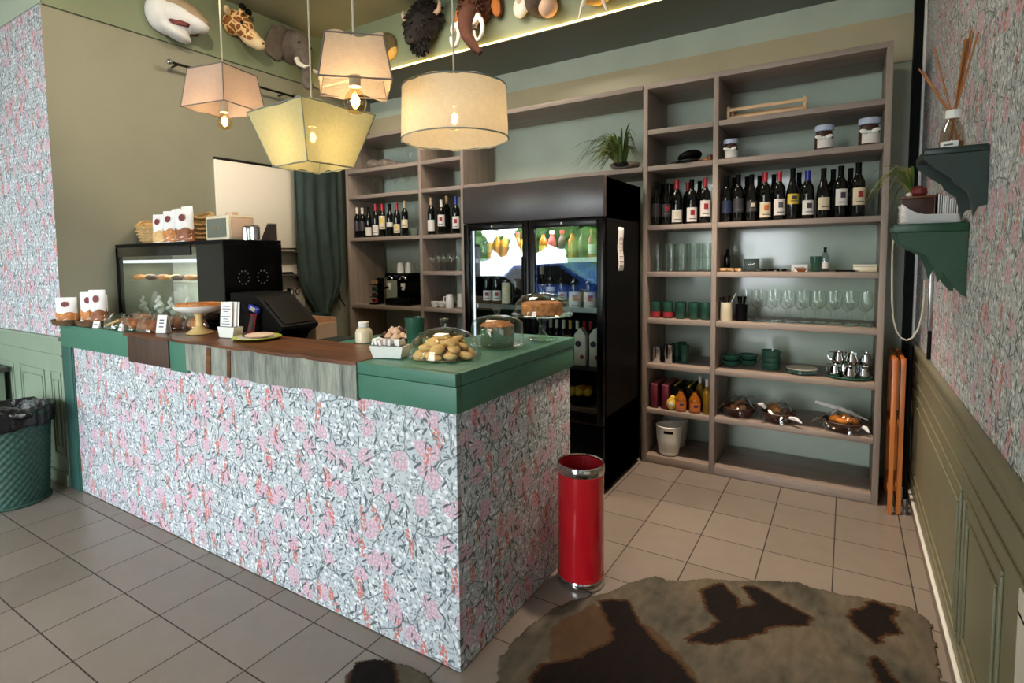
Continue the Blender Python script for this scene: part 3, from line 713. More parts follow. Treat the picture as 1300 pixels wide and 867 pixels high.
# shelf d (z 1.362) wide bay: small oddments
yy = 2.50
for k, (u, dy) in enumerate(((918, 0), (923, .03), (928, -.01), (934, .02), (939, 0), (926, .06))):
    single('wine_cork', MB().lathe([(0, -.02), (.0105, -.02), (.0115, -.018), (.0115, .018), (.0105, .02), (0, .02)], 12, M=Matrix.Rotation(R(90), 4, 'Y') @ Matrix.Rotation(k * 1.1, 4, 'X')), 'goldcap', 'loose wine cork, %s from the left of the corks under the lone glass' % ORD[k], 'cork', (X(u, 346, yy), yy + dy, zt + .0115), 'loose wine corks', k * .7)
wine_glass((X(933, 340, 2.62), 2.62, zt), 'single clear wine glass behind the loose corks', 'lone glass', .95)
bottle(X(923, 340, 2.64), 2.64, zt, .15, 'small black bottle behind the loose corks', 'black', None, name='small_bottle', sc=.6)
yy = 2.52; t = thing('chalk_sign', 'small dark green sign board with a white scribble', 'sign', (X(954, 343, yy), yy, zt))
MB().box((0, 0, .042), (.092, .02, .082), .004).build('board', 'bracket_d', t)
MB().tube([(-.02, -.011, .05), (-.012, -.011, .042), (-.004, -.011, .052), (.004, -.011, .042), (.012, -.011, .05), (.02, -.011, .054)], .0022, 6).build('chalk_mark', 'paper', t)
for k, (u, w, lab) in enumerate(((968, .06, 'dark corkscrew lying beside the green sign board'), (982, .07, 'dark corkscrew lying in the middle of the shelf'), (996, .06, 'dark corkscrew lying left of the white card'))):
    t = thing('corkscrew', lab, 'corkscrew', (X(u, 346, 2.5), 2.5, zt), k * .8 - .4, 'corkscrews on the oddments shelf')
    MB().box((0, 0, .010), (w, .014, .014), .005).build('handle', 'black', t)
    MB().tube([(.008 * math.cos(a * .9) * .5, -.01 - a * .003, .007 + .004 * math.sin(a * .9)) for a in range(18)], .0018, 6).build('spiral', 'steel', t)
yy = 2.55; t = thing('folded_card', 'white printed card standing on the oddments shelf', 'card', (X(1015, 343, yy), yy, zt))
MB().prism([(-.02, 0), (-.003, .045), (.003, .045), (.02, 0), (.018, 0), (0, .041), (-.018, 0)], -.045, .045, 'yz').build('card', 'paper', t)
MB().box((0, -.0135, .024), (.06, .001, .004), 0, (R(-21), 0, 0)).build('printed_line', 'ink', t)
single('nut_bowl', MB().lathe([(0, 0), (.018, 0), (.036, .022), (.033, .022), (.016, .005), (0, .005)], 18), 'bread', 'little brown bowl in front of the white card', 'bowl', (X(1017, 347, 2.46), 2.46, zt))
single('green_glass', MB().lathe(CUP, 18), 'glass_g', 'short green glass right of the white card', 'glass', (X(1035, 340, 2.53), 2.53, zt)).scale = (1, 1, .8)
bottle(X(1047, 340, 2.54), 2.54, zt, .15, 'small clear bottle with black stopper right of the green glass', 'black', 'lb_white', (.04, .12), None, style='beer', glass='water', name='small_bottle', sc=.55)
yy = 2.52; t = thing('card_box', 'long cream box at the right end of the oddments shelf', 'box', (1.222, yy, zt))
MB().box((0, 0, .016), (.118, .06, .032), .003).build('box_base', 'cream', t); MB().box((0, 0, .038), (.122, .064, .012), .002).build('lid', 'whitecap', t)
t = thing('pen', 'dark pen lying left of the long cream box', 'pen', (X(1075, 348, 2.48), 2.48, zt), .1)
MB().tube([(-.06, 0, .006), (.04, 0, .006)], .005).build('barrel', 'black', t); MB().tube([(.04, 0, .006), (.06, 0, .006)], [.005, .001]).build('tip', 'steel', t)

# shelf g (z .38)
zg = SH['g'] + T / 2 + EP
for k, (u, lab) in enumerate(((830, 'burgundy slim box, outermost of the pair on the narrow bay'), (844, 'burgundy slim box, inner one of the pair'))):
    t = thing('slim_box', lab, 'box', (X(u, 515, 2.44), 2.44, zg), 0, 'burgundy slim boxes')
    part('box_body', 'slim', lambda: MB().box((0, .14, .085), (.048, .28, .17), .004), mat('burgundy_box', (96, 22, 40), .4) if k == 0 else bpy.data.materials['burgundy_box'], t)
    part('top_flap', 'slimt', lambda: MB().box((0, .14, .1725), (.046, .278, .006), .001), mat('rose_flap', (176, 92, 104), .5) if k == 0 else bpy.data.materials['rose_flap'], t)
for k, (u, lab) in enumerate(((857, 'black gift box with yellow ribbed top behind the sweet bag'), (874, 'black gift box with yellow ribbed top in the middle'))):
    t = thing('gift_box', lab, 'box', (X(u, 515, 2.52), 2.525, zg), 0, 'black gift boxes with yellow tops')
    part('box_body', 'gift', lambda: MB().box((0, .11, .08), (.055, .24, .16), .004), 'black', t)
    part('yellow_stripe', 'gifts', lambda: MB().box((0, .11, .163), (.014, .238, .006), .001), 'lb_yellow', t)
t = thing('sweet_bag', 'yellow bag of sweets in front of the gift boxes', 'bag', (X(852, 515, 2.45), 2.45, zg))
MB().ell((0, 0, .045), (.035, .025, .045), None, 14).ell((.01, 0, .09), (.02, .015, .02), None, 10).build('bag', 'lb_yellow', t, remesh=.006); MB().ell((.004, -.022, .045), (.018, .006, .02), None, 10).build('paper_label', 'whitecap', t)
for k, (u, yy, lab) in enumerate(((864, 2.46, 'squat amber bottle with dark badge, left one'), (882, 2.465, 'squat amber bottle with dark badge, right one'))):
    bottle(X(u, 520, yy), yy, zg, .155, lab, 'black', 'lb_orange', (.03, .14), 'lb_ink', None, 'beer', 'amber', 'squat amber bottles', name='amber_bottle', sc=1.0)
for k, (u, yy, lab) in enumerate(((888.5, 2.56, 'tall golden oil bottle with white stopper, back one'), (898.5, 2.47, 'tall golden oil bottle with white stopper, front one'))):
    bottle(X(u, 515, yy), yy, zg, .24, lab, 'whitecap', None, style='bord', glass=mat('golden_oil', (136, 102, 28), .1) if k == 0 else bpy.data.materials['golden_oil'], group='golden oil bottles', name='oil_bottle', sc=.72)
def gift_basket(u, v, yy, w, label, fill, seed, spikes):
    t = thing('gift_basket', label, 'basket', (fitx(X(u, v, yy), w * 1.19 + .003), yy, zg), 0, 'wrapped food baskets on the wide bay'); q = random.Random(seed)
    MB().lathe([(0, 0), (.62 * w, 0), (.78 * w, .02), (w, .062), (.96 * w, .066), (.72 * w, .02), (0, .008)], 28, wob=lambda a, z: 1 + .02 * math.sin(14 * a)).build('tray', 'choc', t)
    f = MB()
    for k in range(9):
        a = q.uniform(0, 6.28); r = q.uniform(0, .55) * w
        f = MB(); f.ell((r * math.cos(a), r * math.sin(a), .055 + q.uniform(0, .03)), (.034, .026, .022), (q.uniform(-.5, .5), q.uniform(-.5, .5), q.uniform(0, 3)), 10).build('food_piece', fill if k % 3 else 'choc', t)
    MB().sheet(lambda u_, v_: Vector(((w * 1.06 - .72 * w * v_ ** 1.6) * math.cos(6.283 * u_) * (1 + .12 * math.sin(19 * u_ + 6 * v_)), (w * 1.06 - .72 * w * v_ ** 1.6) * math.sin(6.283 * u_) * (1 + .12 * math.cos(23 * u_)), .012 + .115 * v_ + .008 * math.sin(31 * u_ + 9 * v_))), 40, 8, closeu=True).build('cellophane', 'wrap', t, flat=True, fix=False)
    for (x0, y0, z0, x1, y1, z1, m) in spikes:
        MB().tube([(x0, y0, z0), ((x0 + x1) / 2, (y0 + y1) / 2, (z0 + z1) / 2 + .01), (x1, y1, z1)], [.010, .014, .004], 6).build('wrap_twist', m, t, flat=True)
    return t
gift_basket(932, 522, 2.55, .11, 'dark wrapped food basket beside the divider', 'crust', 1, [(-.06, -.05, .10, -.12, -.07, .05, 'wrap'), (.04, -.03, .12, .10, -.05, .15, 'wrap'), (-.02, 0, .12, -.05, .0, .17, 'wrap')])
gift_basket(988.5, 527, 2.53, .106, 'dark wrapped food basket with white bow in the middle of the shelf', 'crust', 2, [(-.07, -.09, .10, -.11, -.13, .13, 'paper'), (.07, -.08, .05, .14, -.13, .04, 'paper'), (-.05, -.08, .08, .0, -.11, .02, 'wrap')])
gift_basket(1074, 547, 2.52, .12, 'amber wrapped basket of sweets at the right end of the shelf', 'orange', 3, [(-.10, -.05, .07, -.17, -.09, .05, 'wrap'), (-.16, .06, .145, .12, .04, .07, 'paper'), (.09, -.06, .05, .125, -.10, .03, 'paper')])
# bottom shelf: white wine coolers
for k, (u, yy, lab) in enumerate(((849, 2.50, 'white plastic wine cooler with slot handle on the bottom shelf, front one'), (857, 2.70, 'white plastic wine cooler half hidden behind the front one'))):
    t = thing('wine_cooler', lab, 'bucket', (X(u, 560, yy), yy, .0595), 0, 'white wine coolers')
    part('bucket', 'wcool', lambda: MB().lathe([(0, 0), (.058, 0), (.068, .01), (.084, .12), (.088, .20), (.091, .212), (.086, .216), (.081, .20), (.07, .02), (0, .015)], 32), 'white', t)
    part('handle_slot', 'wslot', lambda: MB().lathe([(.0845, .165), (.0875, .17), (.0895, .18), (.0887, .188), (.086, .19)], 10, a0=-1.72, a1=-.98), 'black', t, fix=False)

# ================================================================== LEFT BOOKCASE
t = thing('stone_carving', 'rough grey stone carving lying on the top left shelf', 'ornament', (X(488, 208, 2.58), 2.58, za))
o = MB().ell((-.13, 0, .055), (.10, .07, .055), (0, .2, 0)).ell((0, 0, .05), (.12, .07, .05)).ell((.12, .01, .035), (.11, .05, .035), (0, .1, 0)).ell((-.2, 0, .04), (.045, .05, .04)).build('carving', mat('grey_stone', (120, 108, 98), .8, var=.4, scale=30, bump=.8, bscale=40), t, remesh=.012)
t = thing('stem_vase', 'little clear stemmed bowl right of the stone carving', 'bowl', (X(521, 205, 2.52), 2.52, za)); t.scale = (.6,) * 3
part('bowl', 'wgb', None, 'glass', t); part('stem', 'wgs', None, 'glass', t)
MART = [(.0, .094), (.008, .098), (.062, .172), (.063, .175)]
for k, u in enumerate((457, 471, 487, 502, 517)):
    wine_glass((X(u, 240, 2.5), 2.5, zb), '%s martini glass from the left under the stone carving' % ORD[k], 'martini glasses on the left bookcase', 1.0, MART, 'mg', 'martini_glass')
SMALLG = [(0, .05), (.02, .055), (.029, .08), (.026, .12)]
zs = SH['d'] + T / 2 + EP
for row, (yy, us) in enumerate(((2.48, (549, 557, 565, 573, 581)), (2.60, (558, 565, 572)))):
    for k, u in enumerate(us):
        o = wine_glass((X(u, 340, yy), yy, zs), '%s small liqueur glass of the %s row next to the fridge' % (ORD[k], ('front', 'back')[row]), 'liqueur glasses next to the fridge', .82, BOWL, 'wg', 'liqueur_glass'); o.scale = (.9, .9, .75)
# white cups and pots
t = thing('coffee_cup', 'white cup lying left of the white pot', 'cup', (X(552, 385, 2.48), 2.48, ze), 0, 'white cups next to the fridge')
CC = [(0, 0), (.022, 0), (.03, .012), (.038, .055), (.035, .055), (.026, .012), (0, .008)]
part('cup', 'ccup', lambda: MB().lathe(CC, 18), 'whitecer', t); part('handle', 'ccuph', lambda: MB().tube([(.034, 0, .045), (.052, 0, .042), (.05, 0, .02), (.028, 0, .014)], .004), 'whitecer', t)
dup(t, (X(561, 385, 2.52), 2.52, ze), label='white cup between the other cup and the white pot')
for k, (u, yy, lab) in enumerate(((571, 2.48, 'tall white milk pot beside the cups'), (585, 2.60, 'tall white milk pot half hidden by the fridge'))):
    t = thing('milk_pot', lab, 'pot', (X(u, 380, yy), yy, ze), 3.3, 'tall white milk pots')
    part('pot', 'mpot', lambda: MB().lathe([(0, 0), (.036, 0), (.039, .006), (.037, .085), (.03, .11), (.032, .122), (.028, .122), (.026, .11), (.03, .01), (0, .01)], 20), 'whitecer', t)
    part('handle', 'mpoth', lambda: MB().tube([(.033, 0, .1), (.058, 0, .1), (.06, 0, .05), (.037, 0, .035)], .005), 'whitecer', t)
# upturned glasses on top of the coffee machine and the machine itself
yy = 2.52; cm = thing('coffee_machine', 'black twin-spout coffee machine standing on the left bookcase', 'coffee machine', (X(508, 385, yy), yy, ze))
MB().box((0, .1, .03), (.30, .3, .06), .008).box((0, .19, .16), (.30, .13, .22), .008).box((0, .1, .275), (.30, .30, .07), .012).build('machine_body', 'blackgloss', cm)
MB().box((0, .03, .064), (.27, .14, .008), .002).build('drip_tray', 'black', cm)
for x in (-.085, .085):
    MB().tube([(x + .045 * math.cos(a), -.052, .235 + .045 * math.sin(a)) for a in [R(20 + 14 * k) for k in range(11)]], .010, 10).build('group_arch', 'chrome', cm)
    MB().lathe([(0, .15), (.014, .15), (.022, .175), (.022, .215), (0, .215)], 14, (x, -.05, 0)).build('group_head', 'whitecer', cm)
    MB().tube([(x, -.05, .18), (x, -.12, .172)], [.008, .011]).build('portafilter_handle', 'black', cm)
MB().box((0, -.052, .285), (.05, .004, .012)).build('display', 'lb_blue', cm); MB().ell((.055, -.052, .262), (.006, .004, .006)).build('button', 'redcap', cm)
UPG = [(.036, 0), (.034, .05), (.026, .092), (.022, .098), (0, .1)]
for k, (u, dy) in enumerate(((497, .04), (508, 0), (516, .03), (525, .0), (531, .05))):
    single('upturned_glass', MB().lathe(UPG, 18), 'glass' if k != 1 and k != 2 else 'whitecer', '%s upturned glass from the left on top of the coffee machine' % ORD[k], 'glass', (X(u, 330, yy + .06), yy + .06 + dy, ze + .3105), 'upturned glasses on the coffee machine', fix=False)
t = thing('capsule_stack', 'dark rack of coffee capsules left of the coffee machine', 'rack', (X(478, 380, 2.52), 2.52, ze))
MB().box((0, .06, .13), (.085, .02, .26), .003).box((0, 0, .005), (.085, .12, .01), .002).build('rack_back', 'black', t)
for k in range(4):
    for x in (-.022, .022):
        MB().lathe([(0, 0), (.012, .0), (.018, .026), (.0195, .028), (.0195, .031), (0, .031)], 14, (x, -.02, .02 + .06 * k)).build('capsule', ('lb_red', 'steel', 'glass_g', 'goldcap')[k], t)
    MB().box((0, 0, .013 + .06 * k), (.085, .1, .006), .001).build('tier', 'black', t)
# plant in a silver bowl on the bridge shelf
yy = 2.50; pl = thing('spider_plant', 'spider plant with long arching leaves in a metal bowl above the fridge', 'plant', (-.245, yy, zb))
MB().lathe([(0, 0), (.07, 0), (.10, .02), (.112, .045), (.108, .045), (.095, .02), (0, .012)], 36).build('bowl', 'tin', pl)
MB().lathe([(.0, .04), (.103, .036), (.103, .03)], 30).build('soil', 'soil', pl)
def leaf(mb, p, az, ln, rise, droop, w):
    pts = []; d = Vector((math.cos(az), math.sin(az), 0)); s = Vector((-d.y, d.x, 0))
    n = 9; L_, Rr = [], []
    for i in range(n + 1):
        f = i / n; c = p + d * ln * (f * .35 + .65 * f * f * .9) + Vector((0, 0, rise * math.sin(min(1., f * 1.25) * math.pi * .5) - droop * max(0, f - .35) ** 2 * 2.2))
        ww = w * (1 - f ** 3) * (.55 + .45 * math.sin(math.pi * min(1, f * 1.4 + .15))); L_.append(c + s * ww + Vector((0, 0, ww * .4))); Rr.append(c - s * ww + Vector((0, 0, ww * .4))); pts.append(c)
    V = [mb.bm.verts.new(v) for v in L_]; C_ = [mb.bm.verts.new(v) for v in pts]; W = [mb.bm.verts.new(v) for v in Rr]
    for i in range(n):
        mb.bm.faces.new([V[i], V[i + 1], C_[i + 1], C_[i]]); mb.bm.faces.new([C_[i], C_[i + 1], W[i + 1], W[i]])
q = random.Random(11)
for k in range(95):
    az = q.uniform(0, 6.28) if k % 2 else R(180 + q.uniform(-75, 75)); dd = Vector((math.cos(az), math.sin(az), 0)); ln = q.uniform(.14, .30)
    if math.cos(az) < -.2: ln += .07
    if math.sin(az) > .3: ln *= .75
    rs, dr = q.uniform(.10, .27), q.uniform(.05, .26)
    if math.cos(az) > .2: ln = min(ln, .11 / math.cos(az)); rs += .05
    if math.cos(az) < -.3: ln = q.uniform(.2, .46)
    if math.sin(az) < -.4: ln = min(ln, .24)
    dr = min(dr, .95 * rs + .02)
    mb = MB(); leaf(mb, Vector((-.03, 0, .04)) + dd * q.uniform(.01, .04), az, ln, rs, dr, q.uniform(.009, .013))
    mb.build('leaf', 'leaf' if k % 4 else 'leaf_y', pl, fix=False)
# ================================================================== ON THE BAR
ZK = H + .0035
def bag(loc, w, h, lab, rz=0., grp='white-topped biscuit bags', fill='crust', one=0):
    """stand-up biscuit pouch: clear lower half full of biscuits, white top with a dark red emblem"""
    t = thing('biscuit_bag', lab, 'bag', loc, rz, grp); t.scale = (w / .1, w / .1, h / .16)
    part('pouch', 'pouch', lambda: MB().sheet(lambda u, v: Vector((.05 * math.cos(6.283 * u) * (1 + .02 * math.sin(9 * v)), .028 * math.sin(6.283 * u) * (1 - v ** 2.2) ** .7 + .001 * math.sin(6.283 * u), .16 * v)), 24, 14, closeu=True), 'paper', t, fix=False)
    part('biscuits', 'poucf' + fill, lambda: MB().sheet(lambda u, v: Vector((.0512 * math.cos(6.283 * u) * (1 + .03 * math.sin(40 * u)), .0300 * math.sin(6.283 * u) * (1 + .08 * math.sin(31 * u + 20 * v)), .002 + .062 * v + .006 * math.sin(25 * u) * v)), 30, 6, closeu=True), fill, t, fix=False)
    part('round_emblem', 'pouche', lambda: MB().lathe([(0, 0), (.017, 0), (.017, .002), (0, .002)], 16, (0, -.0225, .118), M=Matrix.Rotation(R(82), 4, 'X')), 'burgundy', t)
    return t
WT = [(0, 0), (.9, 0), (1, .6), (1.02, 1.), (.94, 1.), (.86, .25), (0, .2)]
def wicker_tray(loc, rx_, ry_, h, lab, m='wicker_dk', cat='tray', name='wicker_tray'):
    t = thing(name, lab, cat, loc)
    mb = MB().lathe([(r, z) for r, z in WT], 40, wob=lambda a, z: 1 + .012 * math.sin(20 * a)); 
    for v in mb.bm.verts: v.co = Vector((v.co.x * rx_, v.co.y * ry_, v.co.z * h))
    mb.build('basket_body', m, t)
    for k in range(3):
        zz = h * (.35 + .3 * k); rr_ = .965 + .03 * k
        MB().tube([(rx_ * rr_ * (1 + .012 * math.sin(20 * a + k * 3.1)) * math.cos(a), ry_ * rr_ * (1 + .012 * math.sin(20 * a + k * 3.1)) * math.sin(a), zz) for a in [math.tau * i / 80 for i in range(80)]], h * .14, 6, True).build('woven_rim', m, t)
    return t
wicker_tray((-3.098, .0, ZK), .096, .085, .034, 'small round wicker tray at the wall end of the bar under biscuit bags')
wicker_tray((-2.885, .07, ZK), .112, .10, .034, 'small round wicker tray beside the wall-end one under biscuit bags')
bag((-3.098, -.005, ZK + .0125), .12, .165, 'biscuit bag nearest the wallpapered wall on the bar', .85)
bag((-3.06, .165, ZK), .12, .185, 'biscuit bag half hidden behind the first one on the bar', .6, fill='choc')
bag((-2.93, .058, ZK + .0125), .098, .20, 'tall biscuit bag with white front in the second wicker tray', .8)
bag((-2.835, .068, ZK + .0125), .098, .215, 'tall biscuit bag at the back of the second wicker tray', .7, fill='bread')
for (x, y, rz, w, lab) in ((-2.90, -.012, -.1, .06, 'small white price card leaning on the second wicker tray'), (-2.71, -.004, .3, .05, 'small white price card beside the wrapped rolls'), (-2.405, -.004, -.1, .05, 'small white price card in front of the wrapped loaves')):
    t = thing('price_card', lab, 'card', (x, y, ZK), rz); MB().prism([(.0, 0), (.012, .04), (.014, .04), (.016, 0)], -w / 2, w / 2, 'yz').build('card', 'paper', t)
    MB().box((0, .0035, .022), (w * .6, .001, .004), 0, (R(-17), 0, 0)).build('printed_line', 'ink', t)
t = thing('price_card', 'tall white price card with blue print in front of the yellow cake stand', 'card', (-2.075, .06, ZK), .35)
MB().prism([(.0, 0), (.022, .10), (.025, .10), (.05, 0), (.046, 0), (.0235, .093), (.004, 0)], -.032, .032, 'yz').build('card', 'paper', t)
for z in (.035, .055, .072): MB().box((0, z * .215, z), (.03, .001, .006), 0, (R(-13), 0, 0)).build('printed_line', 'lb_blue', t)
q = random.Random(5)
lobes = [(-2.60, .07, 'crust', 'pale wrapped breadsticks'), (-2.60, .225, 'crust', 'golden wrapped roll'), (-2.405, .075, 'bread', 'reddish wrapped roll'), (-2.40, .225, 'bread', 'dark wrapped loaf'), (-2.21, .075, 'bread', 'brown wrapped loaf'), (-2.205, .225, 'bread', 'long brown wrapped loaf'), (-2.01, .235, 'crust', 'flat golden wrapped bread')]
where = ['next to the biscuit bags', 'behind the price card', 'at the front of the bread row', 'at the back of the bread row', 'in the middle of the bread row', 'in front of the pastry case', 'at the far end of the bread row']
for k, ((x, y, m, kind), wh) in enumerate(zip(lobes, where)):
    t = thing('wrapped_bread', 'cellophane-wrapped %s %s' % (kind.replace(' wrapped', ''), wh), 'bread', (x, y, ZK), q.uniform(-.08, .08), 'cellophane-wrapped breads on the bar')
    if k == 0:
        for j in range(7): MB().tube([(-.07 + .006 * j, -.03 + .01 * j, .012 + .006 * (j % 3)), (.07, -.02 + .008 * j, .05 + .006 * (j % 2))], .007, 8).build('breadstick', 'crust' if j % 2 else 'cookie', t)
    else:
        for j in range(3):
            MB().ell((-.042 + .042 * j, q.uniform(-.008, .008), .034), (.037, .041, .033), (0, 0, q.uniform(-.5, .5)), 14).jit(.0015, j).build('roll', m, t)
    MB().sheet(lambda u, v: Vector(((.092 - .035 * v ** 2) * math.cos(6.283 * u) * (1 + .10 * math.sin(17 * u + 4 * v)), (.062 - .035 * v ** 2) * math.sin(6.283 * u) * (1 + .10 * math.cos(21 * u)), .002 + .085 * v + .006 * math.sin(33 * u) * v)), 36, 6, closeu=True).build('cellophane', 'wrap', t, flat=True, fix=False)
# yellow cake stand with a tart
t = thing('cake_stand', 'yellow ceramic cake stand holding a golden tart on the wooden top', 'cake stand', (-1.86, .165, ZK))
MB().lathe([(0, 0), (.068, 0), (.07, .006), (.045, .022), (.02, .045), (.018, .09), (.028, .108), (.03, .112), (0, .112)], 30).build('foot', 'creamyellow', t)
MB().lathe([(0, .1125), (.03, .1125), (.085, .12), (.12, .135), (.13, .15), (.132, .156), (.126, .156), (.112, .145), (.0, .138)], 44, wob=lambda a, z: 1 + (.012 * math.sin(22 * a) if z > .14 else 0)).build('plate', 'whitecer', t)
tart = MB().lathe([(0, .14), (.10, .142), (.116, .157), (.113, .168), (.104, .160), (0, .163)], 40, wob=lambda a, z: 1 + .01 * math.sin(30 * a)).build('tart', 'crust', t)
MB().lathe([(0, .1635), (.10, .161), (.10, .1605)], 30).build('filling', 'orange', tart)
# white napkin / menu holder
t = thing('menu_holder', 'white porcelain holder with upright printed slips beside the yellow cake stand', 'holder', (-1.565, .16, ZK), .12)
MB().prism([(-.05, 0), (.05, 0), (.062, .055), (-.062, .055)], -.03, .03, 'xz').build('holder', 'whitecer', t)
MB().box((0, 0, .0565), (.11, .045, .002)).build('slot', 'ink', t)
for k, (dx, dy, rz) in enumerate(((-.012, -.012, .0), (.006, 0, .05), (.018, .01, -.03))):
    o = MB().box((dx, dy, .12), (.085, .0016, .13), 0, (R(-5), 0, rz)).build('paper_slip', 'paper', t)
    if k == 0:
        for j in range(8): MB().box((dx, dy - .0012 - (-.052 + .013 * j) * -.087 - .0005, .12 - .05 + .013 * j), (.062 - .012 * (j % 3), .0008, .0035), 0, (R(-5), 0, 0)).build('printed_line', 'ink', o)
# cash register wedge with blue and red packets on it
t = thing('cash_register', 'black sloped cash register between the pastry case and the tan carton', 'cash register', (-1.62, .46, 1.0325))
MB().prism([(-.22, 0), (.12, 0), (.15, .05), (.235, .095), (.232, .112), (.04, .255), (-.02, .285), (-.22, .285)], -.115, .13, 'xz').build('body', 'black', t)
MB().prism([(.052, .25), (.222, .123), (.2235, .1245), (.0535, .2515)], -.09, .105, 'xz').build('key_panel', 'blackgloss', t)
MB().box((-.05, -.117, .20), (.12, .004, .05), .002).build('drawer_front', 'blackgloss', t)
t = thing('snack_packet', 'blue and white wrapped snack on the black cash register', 'packet', (-1.60, .33, 1.235), .0)
MB().box((0, 0, 0), (.085, .024, .034), .008, (.0, .30, .0)).build('hanging_wrapper', 'bluebright', t); MB().box((.0, -.0125, 0), (.045, .002, .022), 0, (0, .30, 0)).build('white_print', 'paper', t)
t = thing('menu_card', 'small red and grey card leaning on the black cash register', 'card', (-1.60, .296, ZK), .0)
MB().prism([(0, 0), (.0, .0), (.03, .105), (.034, .105), (.006, 0)], -.026, .026, 'yz').build('card', 'lb_red', t)
MB().box((0, .0125, .052), (.032, .002, .075), 0, (R(-16), 0, .0)).build('grey_print', 'ink', t)
t = thing('serving_plate', 'lime-rimmed plate with a folded cloth at the edge of the wooden top', 'plate', (-1.37, .18, ZK))
MB().lathe([(0, 0), (.07, 0), (.118, .012), (.117, .016), (.07, .006), (0, .006)], 40, wob=lambda a, z: 1 + .03 * math.sin(9 * a)).build('plate', 'lime', t)
MB().lathe([(0, .0062), (.072, .0068), (.1, .0125), (.07, .0105), (0, .010)], 36).build('plate_centre', 'whitecer', t)
MB().ell((.02, 0, .022), (.085, .05, .014), (0, -.06, .25), 18).build('folded_cloth', 'pinkbox', t); MB().ell((-.06, -.03, .022), (.014, .012, .012), None, 10).build('garnish', 'choc', t)
t = thing('carton', 'tan open carton behind the wooden top near the curtain', 'box', (-1.60, .715, 1.0325))
mb = MB(); [mb.b2(*p_) for p_ in (((-.14, -.08, 0), (.14, .08, .006)), ((-.14, -.08, .006), (-.135, .08, .09)), ((.135, -.08, .006), (.14, .08, .09)), ((-.135, -.08, .006), (.135, -.075, .09)), ((-.135, .075, .006), (.135, .08, .09)))]
mb.build('carton_body', 'pinkbox', t); MB().box((.0, .075, .105), (.27, .003, .03), 0, (.3, 0, 0)).build('flap', 'pinkbox', t)
# porcelain sachet tray
t = thing('sachet_tray', 'white porcelain tray of sugar sachets beside the cookie dome', 'tray', (-.415, .125, ZK), .30)
mb = MB().prism([(-.06, -.035), (.06, -.035), (.06, .035), (-.06, .035)], 0, .048)
for v in mb.bm.verts:
    if v.co.z > .01: v.co.x *= 1.22; v.co.y *= 1.25
mb.build('tray_body', 'whitecer', t); MB().box((0, 0, .0485), (.13, .07, .002)).build('inside', 'ink', t)
for k in range(6): MB().box((-.05 + .02 * k, .004 * (-1) ** k, .055), (.012, .05, .034), .002, (0, q.uniform(-.4, .4), q.uniform(-.3, .3))).build('sachet', 'paper', t)
MB().tube([(-.068, -.02, .05), (-.07, -.01, .068), (-.05, .0, .075), (-.03, .01, .066)], .006, 8).build('grip', 'whitecer', t)
# bottle, meringues, tumbler on the inner side
t = thing('milk_bottle', 'squat frosted white bottle at the back edge of the wooden top', 'bottle', (-.802, .365, H + .0005), 0)
MB().lathe([(0, 0), (.036, 0), (.041, .006), (.041, .05), (.034, .066), (.024, .074), (.024, .076), (0, .076)], 24).build('body', 'cream', t)
MB().lathe([(.025, .0765), (.026, .078), (.026, .10), (.023, .102), (0, .102)], 20).build('cap', 'whitecer', t)
t = thing('meringue_tray', 'black tray heaped with pale meringues behind the sachet tray', 'tray', (-.72, .53, H + .0005))
MB().lathe([(0, 0), (.08, 0), (.1, .012), (.098, .016), (.08, .005), (0, .005)], 30).build('tray', 'black', t)
for k in range(14):
    a = k * 2.4; r = .018 * math.sqrt(k) * 1.2
    MB().lathe([(0, 0), (.02, .002), (.024, .012), (.014, .024), (.004, .034), (0, .036)], 12, (r * math.cos(a), r * math.sin(a), .006 + (.022 if k < 5 else 0) + (k % 3) * .001), wob=lambda a_, z: 1 + .08 * math.sin(6 * a_ + 200 * z)).build('meringue', 'pinkbox' if k % 3 else 'choc', t)
o = single('green_tumbler', MB().lathe([(0, 0), (.034, 0), (.037, .004), (.047, .125), (.044, .125), (.034, .012), (0, .012)], 20), 'glass_g', 'large dark green tumbler behind the cookie dome', 'glass', (-.555, .45, H + .0005))
# cookie dome
def dome(t, r, h, knob, z0=0., prof=None):
    P_ = prof or [(r, .0), (r * .985, h * .25), (r * .90, h * .55), (r * .70, h * .82), (r * .40, h * .96), (0, h)]
    d = MB().lathe([(a, b + z0) for a, b in P_], 44).build('glass_dome', 'glass', t, fix=False, sharp=80)
    MB().lathe([(0, h), (.010, h), (.011, h + knob * .3), (.02, h + knob), (.012, h + knob * .9), (0, h + knob * .85)], 18, (0, 0, z0)).build('dome_knob', 'glass', d)
t = thing('cookie_dome', 'glass dome over a plate of pale filled cookies at the counter corner', 'cake dome', (-.215, .225, ZK))
MB().lathe([(0, 0), (.10, 0), (.148, .008), (.150, .011), (.10, .004), (0, .004)], 44).build('plate', 'glass', t)
ck = 0
for lay, (n, rad, z) in enumerate(((9, .098, .017), (5, .055, .022), (7, .074, .044), (4, .03, .058), (4, .055, .066), (1, 0, .082))):
    for k in range(n):
        a = math.tau * k / n + lay * .7; c = (rad * math.cos(a), rad * math.sin(a), z)
        MB().ell(c, (.036, .026, .0135), (q.uniform(-.35, .35), q.uniform(-.35, .35), q.uniform(0, 3)), 14).build('cookie', 'burgundy' if ck == 21 else 'cookie', t); ck += 1
dome(t, .143, .108, .036, .0105)
